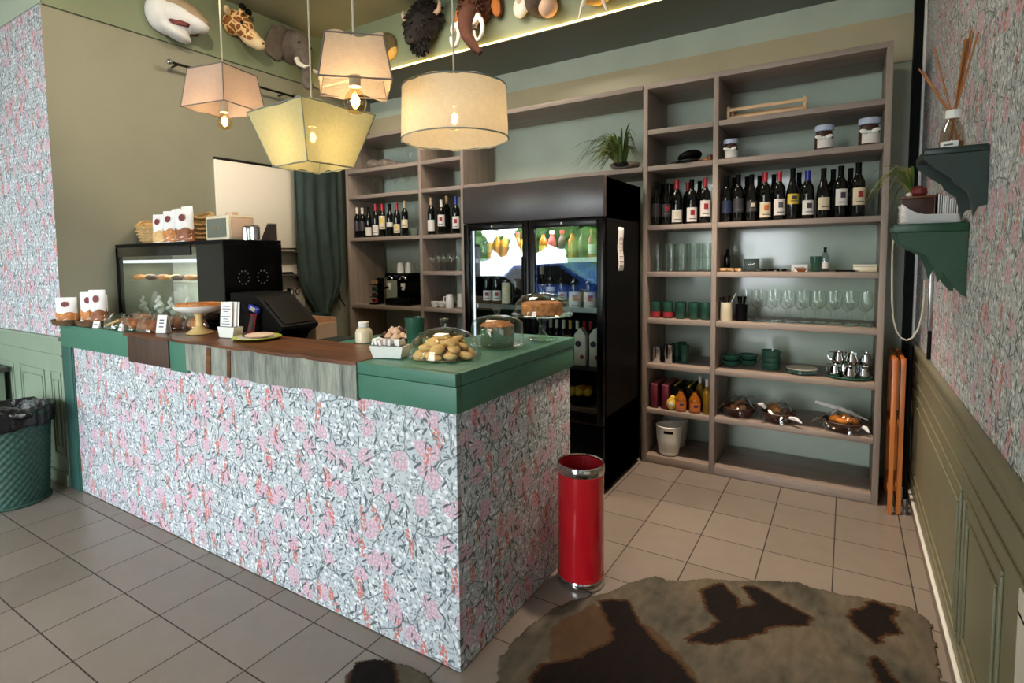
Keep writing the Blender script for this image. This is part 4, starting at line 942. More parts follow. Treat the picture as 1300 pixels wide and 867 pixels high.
# tin cake under a glass cover
t = thing('tin_cake', 'crusty cake in a polished tin under a low glass cover', 'cake', (-.178, .572, ZK))
MB().lathe([(0, 0), (.105, 0), (.120, .006), (.121, .009), (.105, .004), (0, .004)], 44).build('plate', 'glass', t)
MB().lathe([(0, .0045), (.073, .0045), (.076, .01), (.079, .092), (.077, .092), (.073, .012), (0, .012)], 36).build('cake_tin', 'tin', t)
MB().lathe([(0, .115), (.03, .112), (.062, .103), (.0765, .0935), (.0735, .088), (0, .088)], 30, wob=lambda a, z: 1 + .03 * math.sin(7 * a)).build('cake_crust', 'almond', t)
dome(t, .118, .128, .03, .0095, [(.118, 0), (.118, .075), (.111, .1), (.09, .116), (.05, .125), (0, .128)])
# cake on a glass stand under a dome
t = thing('glass_cake_stand', 'glass footed stand with a ring of almond cake under a dome', 'cake stand', (-.095, .855, ZK))
MB().lathe([(0, 0), (.072, 0), (.074, .005), (.03, .016), (.014, .03), (.017, .055), (.012, .075), (.03, .103), (.03, .106), (0, .106)], 30).build('foot', 'glass', t)
MB().lathe([(0, .1065), (.10, .108), (.143, .114), (.15, .121), (.146, .124), (.10, .116), (0, .114)], 44).build('plate', 'glass', t)
MB().lathe([(0, .1165), (.09, .1165), (.098, .125), (.098, .168), (.09, .178), (.03, .180), (0, .178)], 40, wob=lambda a, z: 1 + .025 * math.sin(13 * a) * math.sin(90 * z)).build('almond_cake', 'almond', t)
dome(t, .139, .105, .04, .1205)

# ================================================================== PASTRY CASE AND ON TOP
CX0, CX1, CY0, CY1, CZ0, CZ1 = XL + .012, -1.89, .345, .745, 1.0325, 1.625
pc = thing('pastry_case', 'black framed glass pastry case on the worktop by the olive wall', 'display case', ((CX0 + CX1) / 2, CY0, CZ0))
def pb(x0, y0, z0, x1, y1, z1, bev=0.): return MB().b2(L(pc, x0, y0, z0), L(pc, x1, y1, z1), bev)
pb(CX0, CY0, CZ0, CX1, CY1, CZ0 + .10, .004).build('base', 'blackgloss', pc)
pb(CX0, CY0, CZ1 - .022, CX1, CY1, CZ1, .003).build('top_board', 'black', pc)
pb(CX0, CY0, CZ1 - .085, CX0 + .95, CY0 + .012, CZ1 - .023, .001).build('canopy_strip', 'glass_dk', pc)
pb(CX0, CY0, CZ0 + .101, CX0 + .035, CY0 + .03, CZ1 - .023, .002).build('corner_post', 'black', pc)
pb(CX0, CY0 + .031, CZ0 + .101, CX0 + .008, CY1, CZ1 - .023).build('side_wall', 'glass', pc)
pb(CX1 - .014, CY0, CZ0 + .101, CX1, CY1, CZ1 - .023, .002).build('side_wall', 'blackgloss', pc)
pb(CX0 + .013, CY1 - .012, CZ0 + .101, CX1 - .015, CY1, CZ1 - .023).build('back_wall', mat('case_lining', (196, 198, 184), .4), pc)
pb(CX0 + .036, CY0 + .004, CZ0 + .101, -2.175, CY0 + .009, CZ1 - .086).build('front_glass', 'glass', pc)
g = pb(-2.174, CY0 + .002, CZ0 + .101, CX1 - .015, CY0 + .010, CZ1 - .023).build('dark_glass', 'glass_dk', pc)
pb(CX0 + .036, CY0 + .03, 1.495, CX1 - .30, CY0 + .045, 1.515).build('light_bar', 'cool', pc)
for z in (1.36,): pb(CX0 + .036, CY0 + .06, z, CX1 - .30, CY1 - .02, z + .008).build('glass_shelf', 'glass', pc)
pb(CX0 + .013, CY0 + .012, CZ0 + .1005, CX1 - .3, CY1 - .013, CZ0 + .106).build('floor_plate', 'steel', pc)
# dotted oval ornament on the black side
for cy_ in (.47, .60):
    for k in range(10):
        a = math.tau * k / 10; MB().ell(L(pc, CX1 + .0005, cy_ + .036 * math.cos(a), 1.40 + .04 * math.sin(a)), (.001, .005, .005), None, 8).build('ornament_dot', 'ink', pc)
for k in range(9):
    x = -3.10 + .085 * k; m = ('crust', 'cookie', 'choc', 'bread')[k % 4]
    o = MB().ell((0, 0, .024), (.036, .045, .019), None, 12).jit(.002, k).build('pastry', m, None, (x, .455 + .03 * (k % 2), 1.3715)); tag(o, '%s pastry from the wall on the glass shelf of the case' % ORD[k], 'pastry', 'pastries on the case shelf')
sw = None
for k, (x, y) in enumerate(((-3.0, .42), (-2.9, .48), (-2.8, .42), (-2.64, .42), (-2.54, .48), (-2.44, .42))):
    lab = '%s clear dessert cup with cream swirl from the wall, bottom of the case' % ORD[k]
    if sw is None:
        sw = thing('dessert_cup', lab, 'dessert', (x, y, CZ0 + .1075), 0, 'dessert cups in the case')
        MB().lathe([(0, 0), (.03, 0), (.042, .06), (.04, .06), (.028, .004), (0, .004)], 18).build('cup', 'glass', sw, fix=False)
        MB().tube([(.02 * math.cos(a * .8) * (1 - a / 22), .02 * math.sin(a * .8) * (1 - a / 22), .02 + a * .0055) for a in range(20)], [.018 - .0006 * a for a in range(20)], 8).build('cream_swirl', 'whitecer', sw)
    else: dup(sw, (x, y, CZ0 + .1075), label=lab)
ZT = CZ1 + .0015
# big wicker basket of bags
bk = thing('wicker_basket', 'honey-coloured wicker basket with biscuit bags, at the wall end of the pastry case', 'basket', (-2.84, .585, ZT))
def rbx(u, w, d, z):
    a = math.tau * u; c, s_ = math.cos(a), math.sin(a); n = .45
    return Vector((w * math.copysign(abs(c) ** n, c), d * math.copysign(abs(s_) ** n, s_), z))
hb = lambda u: .155 + .045 * math.sin(math.tau * u) ** 1 + .01 * math.sin(40 * u)
MB().sheet(lambda u, v: rbx(u, .27 + .05 * v, .125 + .025 * v, .004 + v * hb(u)), 72, 6, closeu=True).build('basket_wall', 'wicker', bk, solid=.008, fix=False)
MB().sheet(lambda u, v: rbx(u, .27 * max(.01, v), .125 * max(.01, v), .006), 40, 3, closeu=True).build('basket_floor', 'wicker', bk, fix=False)
MB().tube([rbx(k / 72, .322, .151, .006 + hb(k / 72)) for k in range(72)], .011, 8, True).build('rim', 'wicker', bk)
for j in range(4):
    MB().tube([rbx(k / 144, (.27 + .05 * f) + .006 + .004 * math.sin(k * math.pi / 2 + j * math.pi), (.125 + .025 * f) + .006 + .004 * math.sin(k * math.pi / 2 + j * math.pi), .004 + f * hb(k / 144)) for k in range(144) for f in ((j + 1) / 5.5,)], .006, 6, True).build('weave_band', 'wicker', bk)
bi = 0
for (x, y, z, w, h, rz, wh) in ((-2.66, .392, 0, .11, .185, .3, 'left one of three standing in front of the big basket'), (-2.53, .392, 0, .11, .20, .3, 'middle one of three standing in front of the big basket'), (-2.40, .41, 0, .12, .205, .5, 'one next to the cream speaker'), (-2.98, .57, .02, .12, .19, .2, 'pale one at the wall end inside the big basket'), (-2.84, .60, .02, .12, .225, 0, 'middle one inside the big basket'), (-2.70, .60, .02, .12, .235, .1, 'right one inside the big basket')):
    bag((x, y, ZT + z), w, h, 'biscuit bag, ' + wh, rz, 'biscuit bags by the big basket', ('cookie', 'crust', 'bread')[bi % 3]); bi += 1
# speaker
t = thing('radio_speaker', 'cream cube speaker with grey cloth front on the pastry case', 'speaker', (-2.13, .46, ZT), -.0)
MB().box((0, .09, .078), (.25, .18, .154), .012).build('cabinet', 'cream', t)
MB().box((0, -.0015, .078), (.20, .005, .115), .004).build('cloth_front', mat('speaker_cloth', (112, 116, 104), .9, var=.1, bump=.3, bscale=300), t)
MB().tube([(-.03, -.005, .085), (-.022, -.005, .072), (-.012, -.005, .088), (-.006, -.005, .074), (.004, -.005, .08)], .0022, 6).build('script_badge', 'goldcap', t); MB().tube([(.012, -.005, .074), (.02, -.005, .088), (.026, -.005, .07), (.034, -.005, .08)], .0022, 6).build('script_badge', 'goldcap', t)
MB().box((.1265, .09, .078), (.003, .15, .125), .004).build('side_panel', 'pinkbox', t)
single('wooden_block', MB().box((0, 0, .1), (.07, .05, .2), .004), 'pinkbox', 'upright tan wooden box behind the cream speaker', 'box', (-2.335, .70, ZT))
for k, (x, lab) in enumerate(((-2.0, 'polished canister right of the cream speaker'), (-1.925, 'polished canister at the right end of the case'))):
    t = thing('canister', lab, 'canister', (x + .03, .56, ZT), 0, 'polished canisters')
    part('body', 'canb', lambda: MB().lathe([(0, 0), (.03, 0), (.03, .07), (0, .07)], 20), 'chrome', t); part('lid', 'canl', lambda: MB().lathe([(.031, .0705), (.031, .078), (.02, .088), (0, .09)], 20), 'steel', t)
t = thing('price_stand', 'dark wedge-shaped stand on the rear corner of the pastry case', 'stand', (-1.98, .69, ZT))
MB().prism([(0, 0), (.085, 0), (.085, .10), (.07, .10)], -.03, .03, 'xz').build('wedge', 'header', t); MB().prism([(.0705, .1012), (.0865, .1012), (.0865, .105), (.07, .105)], -.03, .03, 'xz').build('wedge_cap', 'shelf', t)

# ================================================================== LEFT WALL: BOARD, LEDGES, CURTAIN
t = thing('cream_board', 'large cream board with dark top edge on the olive wall', 'board', (XL + .003, 1.12, 1.61))
MB().b2((0, 0, 0), (.022, .86, .715), .002).build('hanging_panel', 'board', t); MB().b2((0, -.005, .717), (.03, .865, .735), .002).build('top_rail', 'iron', t)
for z, lab in ((1.565, 'narrow dark ledge right under the cream board'), (1.35, 'narrow dark ledge lower down on the cream wall')):
    t = thing('wall_shelf', lab, 'shelf', (XL + .003, 1.55, z)); MB().b2((0, 0, 0), (.12, .44, .018), .002).build('plank', 'header', t)
    for y in (.08, .36): MB().prism([(0, 0), (.1, -.001), (0, -.05)], y - .006, y + .006, 'xz').build('hanging_bracket', 'iron', t)
struct('trim_14', MB().b2((XL + .0005, 1.5, 1.03), (XL + .0025, 1.985, 1.60)), 'board')
single('knife_case', MB().prism([(0, 0), (.03, 0), (.03, .01), (.004, .022), (0, .022)], 0, .22, 'xz'), 'black', 'flat black case lying on the lower wall ledge', 'case', (XL + .04, 1.60, 1.3695))
t = thing('kitchen_scissors', 'dark kitchen scissors standing in a holder on the worktop', 'scissors', (-2.98, 1.70, 1.0325))
MB().lathe([(0, 0), (.04, 0), (.04, .10), (.036, .10), (.035, .006), (0, .006)], 18).build('holder', 'bracket_d', t)
for s_ in (-1, 1):
    MB().tube([(0, -.006 * s_, .02), (0, .004 * s_, .13), (0, .012 * s_, .16)], [.004, .006, .006]).build('blade', 'steel', t)
    MB().tube([(0, .03 * s_ + .02 * math.cos(a), .185 + .026 * math.sin(a)) for a in [math.tau * k / 16 for k in range(16)]], .005, 6, True).build('finger_loop', 'iron', t)
t = thing('bottle_brush', 'dark bottle brush leaning beside the scissors on the worktop', 'brush', (-2.9, 1.52, 1.0325))
MB().lathe([(0, 0), (.035, 0), (.035, .08), (.03, .08), (.03, .006), (0, .006)], 16).build('pot', 'black', t); MB().tube([(0, 0, .01), (.0, .02, .12), (.0, .06, .22)], [.004, .005, .018]).build('brush_head', 'black', t)
# curtain rail and curtain
t = thing('curtain_rail', 'thin dark iron curtain rod with ball end along the olive wall', 'rail', (XL + .10, .77, 2.975))
MB().tube([(0, 0, 0), (0, 1.55, 0)], .010, 10).build('rod', 'iron', t); MB().ell((0, -.02, 0), (.022, .022, .022), None, 14).build('ball_end', 'chrome', t)
for y in (.05, 1.0, 1.5): MB().tube([(0, y, 0), (-.095, y, 0)], .007, 8).build('bracket', 'iron', t)
def curt(u, v):
    z = 2.955 - v * 2.225
    if z > 1.35: wd, dp = .275, .05
    else:
        f = max(0., min(1., (1.35 - z) / .47)); f = f * f * (3 - 2 * f); wd = .275 * (1 - f) + .05 * f; dp = .05 * (1 - f) + .03 * f
    if z < .86: k = (.86 - z) / .13; wd += .018 * math.sin(k * 3.0); dp += .012 * math.sin(k * 3.)
    a = math.tau * u; rip = 1 + .0 * a
    yy_ = math.cos(a) * wd; fold = .35 * math.sin(a * 11 + 1.2 * math.sin(z * 2.3)) * (1 - .25 * math.sin(3 * z))
    xx = math.sin(a) * dp * (1 + fold * 1.3) + dp * .3 * math.sin(9 * math.cos(a) * 1.3 + z * 1.1)
    return Vector((xx, yy_ * (1 + .02 * fold), z))
t = thing('curtain', 'dark green curtain knotted at its end beside the left bookcase', 'curtain', (XL + .115, 2.10, 0))
MB().sheet(curt, 150, 60, closeu=True).build('drape', 'curtain', t, fix=True)
MB().tube([(.044 * math.sin(a), .062 * math.cos(a), .885 + .006 * math.sin(3 * a)) for a in [math.tau * k / 24 for k in range(24)]], .014, 8, True).build('knot_band', 'curtain', t)
for k in range(8):
    y = -.24 + .07 * k; MB().tube([(-.015 + .017 * math.cos(a), y, 2.975 + .017 * math.sin(a)) for a in [math.tau * j / 14 for j in range(14)]], .003, 6, True).build('curtain_ring', 'iron', t)
t = thing('curtain_tieback', 'thin dark cord hanging beside the knotted curtain', 'cord', (XL + .02, 2.36, 0))
MB().tube([(.02, 0, 1.45), (.03, .0, 1.25), (.05, .015, 1.1), (.09, .035, 1.03)], .006, 8).build('cord', 'black', t)
# ================================================================== INSIDE THE FRIDGE
RZ = {1: 1.4835, 2: 1.1635, 3: .7885, 4: .5155}
CANP = [(0, 0), (.028, 0), (.033, .008), (.033, .155), (.027, .165), (.027, .168), (0, .166)]
JUICE = [(0, 0), (.034, 0), (.036, .004), (.036, .11), (.03, .128), (.016, .15), (.016, .168), (.018, .169), (.018, .186), (0, .186)]
def drink(u, yy, row, m, cap, lab_m, label, prof='j', sc=1., h=1., grp=None):
    t = thing('drink_bottle', label, 'bottle', (max(X(u, 350, yy), FX0 + .078), yy, RZ[row]), 0, grp); t.scale = (sc, sc, sc * h)
    part('body', 'dr' + prof, lambda: MB().lathe(JUICE, 18), m, t)
    if cap: part('cap', 'drc', lambda: MB().lathe([(.0185, .166), (.0185, .1875), (0, .188)], 14), cap, t)
    if lab_m: part('paper_label', 'drl', lambda: MB().lathe([(.0366, .03), (.0366, .09)], 18), lab_m, t, fix=False)
    return t
FG = 'drinks on the top rack of the fridge'
for i, (u, m, cap, lb, txt) in enumerate(((612, 'water', 'whitecap', None, 'clear bottle by the hinge on the top fridge rack'),
        (624, 'orange', 'goldcap', None, 'orange juice bottle beside the clear one in the fridge'), (632.5, 'orange', 'whitecap', 'lb_orange', 'orange juice bottle in the middle of the left fridge door'), (641, 'orange', 'lb_orange', 'lb_orange', 'orange juice bottle with darker label in the left fridge door'),
        (649.5, 'water', 'bluecap', None, 'clear water bottle with blue cap in the fridge'), (658, 'amber', 'redcap', 'lb_orange', 'amber drink bottle with orange label in the fridge'), (667, 'lb_yellow', 'lb_yellow', None, 'bright yellow drink bottle by the left door edge'))):
    drink(u, 1.84, 1, m, cap, lb, txt, grp=FG, sc=.80, h=1.24)
for i, (u, m, cap, lb, txt) in enumerate(((690, 'amber', 'black', 'lb_yellow', 'amber bottle with yellow label behind the right fridge door'), (701, 'lb_red', 'whitecap', None, 'red drink bottle behind the right fridge door'), (714, 'choc', 'redcap', 'lb_dark', 'dark bottle behind the reflection, beside the red one'), (727, 'amber', 'black', None, 'amber bottle behind the reflection in the right door'), (740, 'choc', 'black', None, 'dark bottle behind the reflection near the door edge'), (752, 'lb_red', 'redcap', 'lb_white', 'red bottle with white label near the right door edge'))):
    drink(u, 1.84, 1, m, cap, lb, txt, grp=FG, sc=.80, h=1.24)
F2 = 'bottles on the second rack of the fridge'
for i, (u, cap, lb, lz, em, h, txt) in enumerate(((619, 'black', 'lb_white', (.03, .11), 'lb_red', .27, 'wine bottle with square white label, left in the left fridge door'), (631, 'whitecap', 'lb_white', (.03, .11), 'lb_red', .275, 'white-capped wine bottle with square white label in the left fridge door'), (643, 'whitecap', 'lb_cream', (.01, .17), None, .275, 'wine bottle with tall beige wrapper in the left fridge door'), (656, 'black', None, (0, 0), None, .27, 'plain black wine bottle by the left fridge door edge'),
        (688, 'whitecap', None, (0, 0), None, .27, 'plain dark wine bottle with white capsule in the right fridge door'), (699, 'black', 'lb_white', (.12, .16), None, .25, 'dark wine bottle with small high label in the right fridge door'), (714, 'black', 'lb_white', (.06, .12), 'lb_orange', .25, 'dark wine bottle with orange print on a white label'), (730, 'black', 'lb_white', (.0, .13), 'lb_orange', .24, 'stout bottle with big white label in the right fridge door'), (749, 'black', 'lb_white', (.0, .13), 'lb_red', .24, 'stout bottle with big white label by the right door edge'))):
    bottle(X(u, 370, 1.85), 1.85, RZ[2], h, txt, cap, lb, lz, em, None, 'bord', 'bottle', F2, sc=.92 if i < 7 else 1.2)
F3 = 'capped bottles on the third rack of the fridge'
for i, (u, cap) in enumerate(((683, 'black'), (691, 'bluecap'), (699, 'whitecap'), (707, 'whitecap'), (715.5, 'whitecap'), (724, 'lb_yellow'), (733, 'whitecap'), (742, 'redcap'), (750, 'redcap'))):
    bottle(X(u, 410, 1.97), 1.97, RZ[3], .27, '%s small dark bottle from the left on the third fridge rack, %s cap' % (ORD[i], {'black': 'black', 'bluecap': 'blue', 'whitecap': 'white', 'lb_yellow': 'yellow', 'redcap': 'red'}[cap]), cap, None, group=F3, sc=.7)
for k, (u, yy) in enumerate(((738, 1.82), (757, 1.84))):
    t = thing('drink_carton', 'tall white carton with dark and red print, %s of two in the fridge' % ('left', 'right')[k], 'carton', (X(u, 440, yy), yy, RZ[3]), .1, 'white cartons in the fridge')
    part('carton', 'ctn', lambda: MB().box((0, 0, .10), (.075, .07, .20), .003).prism([(-.0375, .2005), (.0375, .2005), (.006, .245), (-.006, .245)], -.035, .035, 'xz'), 'lb_white', t)
    part('round_print', 'ctnp', lambda: MB().lathe([(0, 0), (.02, 0), (.02, .001), (0, .001)], 16, (-.01, -.0352, .145), M=Matrix.Rotation(R(90), 4, 'X')), 'lb_ink', t)
    part('red_print', 'ctnr', lambda: MB().lathe([(0, 0), (.014, 0), (.014, .001), (0, .001)], 16, (.014, -.0352, .06), M=Matrix.Rotation(R(90), 4, 'X')), 'lb_red', t)
drink(719, 1.82, 3, 'amber', 'lb_orange', 'lb_cream', 'amber drink bottle left of the white cartons', sc=1.0)
t = thing('fruit_bowl', 'black bowl of yellow apples at the bottom of the fridge', 'bowl', (X(738, 500, 1.88), 1.88, RZ[4]))
MB().lathe([(0, 0), (.06, 0), (.12, .05), (.117, .052), (.056, .006), (0, .006)], 28).build('bowl', 'black', t)
for k in range(8):
    a = k * 2.4; r = .025 * math.sqrt(k); o = MB().ell((0, 0, 0), (.030, .030, .028), None, 14).build('apple', 'lb_yellow' if k % 3 else 'orange', None, (t.location.x + r * math.cos(a) * 1.35, t.location.y + r * math.sin(a) * 1.35, RZ[4] + .085 + .006 * (k % 2)))
    tag(o, '%s yellow apple counted from the middle of the fridge bowl' % ORD[k], 'apple', 'apples in the fridge bowl')
t = thing('plastic_pack', 'lilac wrapped pack beside the apple bowl in the fridge', 'packet', (X(711, 490, 1.9) - .02 - .01, 1.92, RZ[4]))
MB().box((0, 0, .064), (.09, .10, .12), .02).jit(.003, 2).build('pack', mat('lilac_wrap', (150, 140, 170), .4, var=.3), t); MB().box((0, -.052, .04), (.06, .003, .04), .001).build('paper_label', 'lb_white', t)

# ================================================================== PENDANT LAMPS
def cdir(x, y):
    d = Vector((CAM.x - x, CAM.y - y)); return d.normalized(), d.length
def zat(u, v, dist):
    d = FW + RT * ((u - PX) / FPX) - UP * ((v - PY) / FPX)
    return CAM.z + d.z / math.hypot(d.x, d.y) * dist
def square_lamp(x, y, zt_, zb_, wt, wb, rz, m, label, bulb_z, ruffle=.004, inside=None):
    t = thing('pendant_lamp', label, 'lamp', (x, y, zt_), rz, 'fabric pendant lamps over the bar'); t['hanging'] = 1
    h = zb_ - zt_; q_ = random.Random(int(x * 100))
    def fn(u, v):
        s = u * 4; i = int(min(3, s)); f = s - i
        cs = [(-1, -1), (1, -1), (1, 1), (-1, 1), (-1, -1)]
        a, b = cs[i], cs[i + 1]; w = (wt + (wb - wt) * v) / 2
        px, py = a[0] + (b[0] - a[0]) * f, a[1] + (b[1] - a[1]) * f
        sag = 1 - .02 * math.sin(math.pi * f) - .0
        return Vector((px * w * sag, py * w * sag, h * v + (ruffle * math.sin(40 * u + 3) * (1 if v > .95 else 0)) + (ruffle * math.sin(33 * u) * (1 if v < .05 else 0))))
    sh = MB().sheet(fn, 64, 12, closeu=True).build('lampshade', m, t, fix=False, sharp=60)
    for i in range(4):
        a = [(-1, -1), (1, -1), (1, 1), (-1, 1)][i]; b = [(-1, -1), (1, -1), (1, 1), (-1, 1)][(i + 1) % 4]
        MB().tube([(a[0] * wt / 2, a[1] * wt / 2, 0), (a[0] * wb / 2, a[1] * wb / 2, h)], .0028, 6).build('corner_piping', inside or m, sh)
        MB().tube([(a[0] * wb / 2, a[1] * wb / 2, h), (b[0] * wb / 2, b[1] * wb / 2, h)], .0028, 6).build('hem_piping', inside or m, sh)
        MB().tube([(a[0] * wt / 2, a[1] * wt / 2, 0), (b[0] * wt / 2, b[1] * wt / 2, 0)], .0028, 6).build('hem_piping', inside or m, sh)
        MB().tube([(0, 0, .0), (a[0] * wt / 2, a[1] * wt / 2, 0)], .002, 6).build('spider_wire', 'iron', t)
    hang(t, x, y, zt_, bulb_z - zt_)
    return t
BULBS = []
def hang(t, x, y, z0, bz):
    MB().tube([(0, 0, bz + .10), (0, 0, ZC - z0 - .03)], .004, 8).build('hanging_cord', 'cord', t)
    MB().lathe([(0, ZC - z0 - .03), (.045, ZC - z0 - .03), (.05, ZC - z0 - .002), (0, ZC - z0 - .002)], 20).build('ceiling_rose', 'cord', t)
    MB().lathe([(0, bz + .115), (.014, bz + .11), (.02, bz + .10), (.02, bz + .052), (.0, bz + .052)], 16).build('socket', 'cord', t)
    b = MB().lathe([(.014, bz + .0515), (.016, bz + .044), (.034, bz + .02), (.040, bz), (.034, bz - .022), (.02, bz - .036), (0, bz - .041)], 24).build('bulb', 'bulbglass', t, fix=False)
    MB().ell((0, 0, bz + .004), (.012, .012, .024), None, 12).build('filament', 'fil', b)
    BULBS.append((x, y, z0 + bz))
M1 = fabric('pink_linen', (222, 200, 186), .45); M2 = fabric('cream_linen', (228, 222, 204), .45); M3 = fabric('sage_gauze', (206, 206, 164), .5); M4 = fabric('beige_linen', (226, 210, 192), .45)
PIP = mat('grey_piping', (120, 112, 108), .8); PIPB = mat('blue_grey_piping', (120, 132, 128), .8)
def rz_to(x, y, off): 
    d, _ = cdir(x, y); return math.atan2(d.y, d.x) + R(90) + R(off)
# small pink one (corner towards us)
x, y = at(283.5, 112, 'y', .2).x, .2; d, D = cdir(x, y); w_ = (Vector((x, y, 2.3)) - CAM).dot(FW)
wb = 98 / FPX * w_ / 1.414; wt = 80 / FPX * w_ / 1.414
square_lamp(x, y, zat(283, 79, D - wt * .7), zat(285, 127, D - wb * .7), wt, wb, rz_to(x, y, 45), M1, 'small pink linen pendant lamp, nearest the olive wall', zat(289, 156, D), inside=PIP)
# small cream-pink one (face towards us)
x, y = at(450, 90, 'y', -.15).x, -.15; d, D = cdir(x, y); w_ = (Vector((x, y, 2.2)) - CAM).dot(FW)
wb = 93 / FPX * (w_ - .12); wt = 73 / FPX * (w_ - .1)
square_lamp(x, y, zat(444, 42, D - wt / 2), zat(452, 98, D - wb / 2), wt, wb, rz_to(x, y, 2), M4, 'small square pendant lamp with its glowing bulb hanging below, in front of the flared one', zat(451, 130, D), .010, inside=PIP)
# flared green-cream one
x, y = at(397, 172, 'y', .2).x, .2; d, D = cdir(x, y); w_ = (Vector((x, y, 2.1)) - CAM).dot(FW)
wt = 158 / FPX * w_ / 1.414; wb = 100 / FPX * w_ / 1.414
square_lamp(x, y, zat(381, 122, D - wt * .69), zat(387, 204, D - wb * .69), wt, wb, rz_to(x, y, 37), M3, 'large upside-down pyramid pendant lamp of pale green gauze', zat(402, 176, D), .007, inside=PIPB)
# drum
x, y = at(577, 145, 'y', .25).x, .25; d, D = cdir(x, y); w_ = (Vector((x, y, 2.1)) - CAM).dot(FW); rd = 136 / FPX * w_ / 2
z1_, z0_ = zat(572, 90, D - rd), zat(577, 162, D - rd)
t = thing('pendant_lamp', 'wide cream drum pendant lamp in front of the bookcase', 'lamp', (x, y, z1_), 0, 'fabric pendant lamps over the bar')
hh = z0_ - z1_
sh = MB().sheet(lambda u, v: Vector((rd * (.97 + .03 * v) * math.cos(math.tau * u), rd * (.97 + .03 * v) * math.sin(math.tau * u), hh * v + .006 * math.sin(50 * u) * (1 if v in (0, 1) else 0))), 96, 10, closeu=True).build('lampshade', M2, t, fix=False, sharp=70)
for zz, k in ((0, .97), (hh, 1.)): MB().tube([(rd * k * 1.004 * math.cos(a), rd * k * 1.004 * math.sin(a), zz) for a in [math.tau * j / 64 for j in range(64)]], .0028, 6, True).build('hem_piping', PIPB, sh)
for k in range(3):
    a = k * 2.094; MB().tube([(0, 0, 0), (rd * .97 * math.cos(a), rd * .97 * math.sin(a), 0)], .0025, 6).build('spider_wire', 'iron', t)
hang(t, x, y, z1_, zat(580, 152, D) - z1_)

# ================================================================== PLUSH HEADS ON THE FRIEZES
def fur(name, c, c2, scale=30., bump=.9): 
    t = NT(name); n1 = t.noise(t.coord(), scale, 5, .7).outputs['Fac']; n2 = t.noise(t.coord(), scale * 4, 4, .7).outputs['Fac']
    t.surf(t.bsdf(t.mix(t.math('MULTIPLY_ADD', n1, 2., -.5, True), lin(c), lin(c2)), .9, 0, t.bump(n2, bump, .01))); return t.m
def giraffe_mat():
    t = NT('giraffe_patches'); v = t.n('ShaderNodeTexVoronoi', {'Vector': t.coord(), 'Scale': 17.}, feature='DISTANCE_TO_EDGE').outputs['Distance']
    t.surf(t.bsdf(t.mix(t.math('LESS_THAN', v, .09), lin((140, 84, 40)), lin((232, 196, 140))), .85, 0, t.bump(t.noise(t.coord(), 120., 3).outputs['Fac'], .5, .006))); return t.m
MT['giraffe'] = giraffe_mat(); MT['gcream'] = fur('cream_plush', (226, 196, 150), (240, 216, 176))
MT['sharkw'] = fur('shark_white', (206, 206, 206), (226, 226, 226), 12, .2); MT['sharkg'] = fur('shark_grey', (140, 120, 96), (166, 146, 118), 14, .3)
MT['eleph'] = fur('elephant_grey', (92, 82, 74), (120, 108, 98), 24, .7); MT['bison'] = fur('bison_black', (12, 10, 9), (34, 24, 18), 40, 1.)
MT['mam'] = fur('mammoth_brown', (58, 30, 20), (96, 52, 32), 40, 1.); MT['rust'] = fur('rust_plush', (186, 104, 48), (214, 136, 70), 30, .8)
MT['koala'] = fur('grey_brown_plush', (64, 54, 46), (92, 78, 66), 30, .8); MT['pinkp'] = fur('pink_plush', (206, 168, 142), (226, 192, 166), 30, .5)
MT['goldp'] = fur('golden_plush', (206, 160, 84), (226, 184, 110), 30, .7); MT['ivory'] = mat('ivory_plush', (232, 222, 206), .6); MT['eye'] = mat('black_eye', (6, 6, 6), .05)
MT['seal'] = fur('olive_plush', (62, 54, 36), (110, 96, 62), 26, .7); MT['mouth'] = mat('mouth_red', (104, 40, 36), .6, var=.3)
HG = 'plush animal heads on the friezes'
def head(name, label, u, v, ax, val, off=0.):
    p = at(u, v, ax, val); t = thing(name, label, 'plush head', (p.x + (off if ax == 'x' else 0), p.y - (off if ax == 'y' else 0), p.z), 0 if ax == 'x' else R(-90), HG)
    MB().lathe([(0, .0005), (.05, .0005), (.05, .0065), (0, .0065)], 20, M=Matrix.Rotation(R(90), 4, 'Y')).build('wall_mount', 'black', t)
    return t
XWL = XL + .012
def tufts(t, m, ells, n, seed, lo=.03, hi=.055):
    q_ = random.Random(seed); mb = MB()
    for k in range(n):
        c, r = q_.choice(ells); d = Vector((q_.uniform(-.3, 1), q_.uniform(-1, 1), q_.uniform(-1, 1))).normalized()
        p = Vector(c) + Vector((d.x * r[0], d.y * r[1], d.z * r[2])) * .95
        if p.x < .03: continue
        dr = (d + Vector((.0, 0, -.7))).normalized(); s_ = d.cross(dr)
        if s_.length < 1e-3: continue
        L_ = q_.uniform(lo, hi); mb.tube([p, p + dr * L_ * .6 + d * .006, p + dr * L_], [.011, .008, .001], 5)
    mb.build('shaggy_fur', m, t, fix=False)['kind'] = 'stuff'
def posed(mb, rot, piv=(0, 0, 0)):
    M = Euler(rot).to_matrix(); piv = Vector(piv)
    for vv in mb.bm.verts: vv.co = M @ (vv.co - piv) + piv
    return mb
CLAMP = True
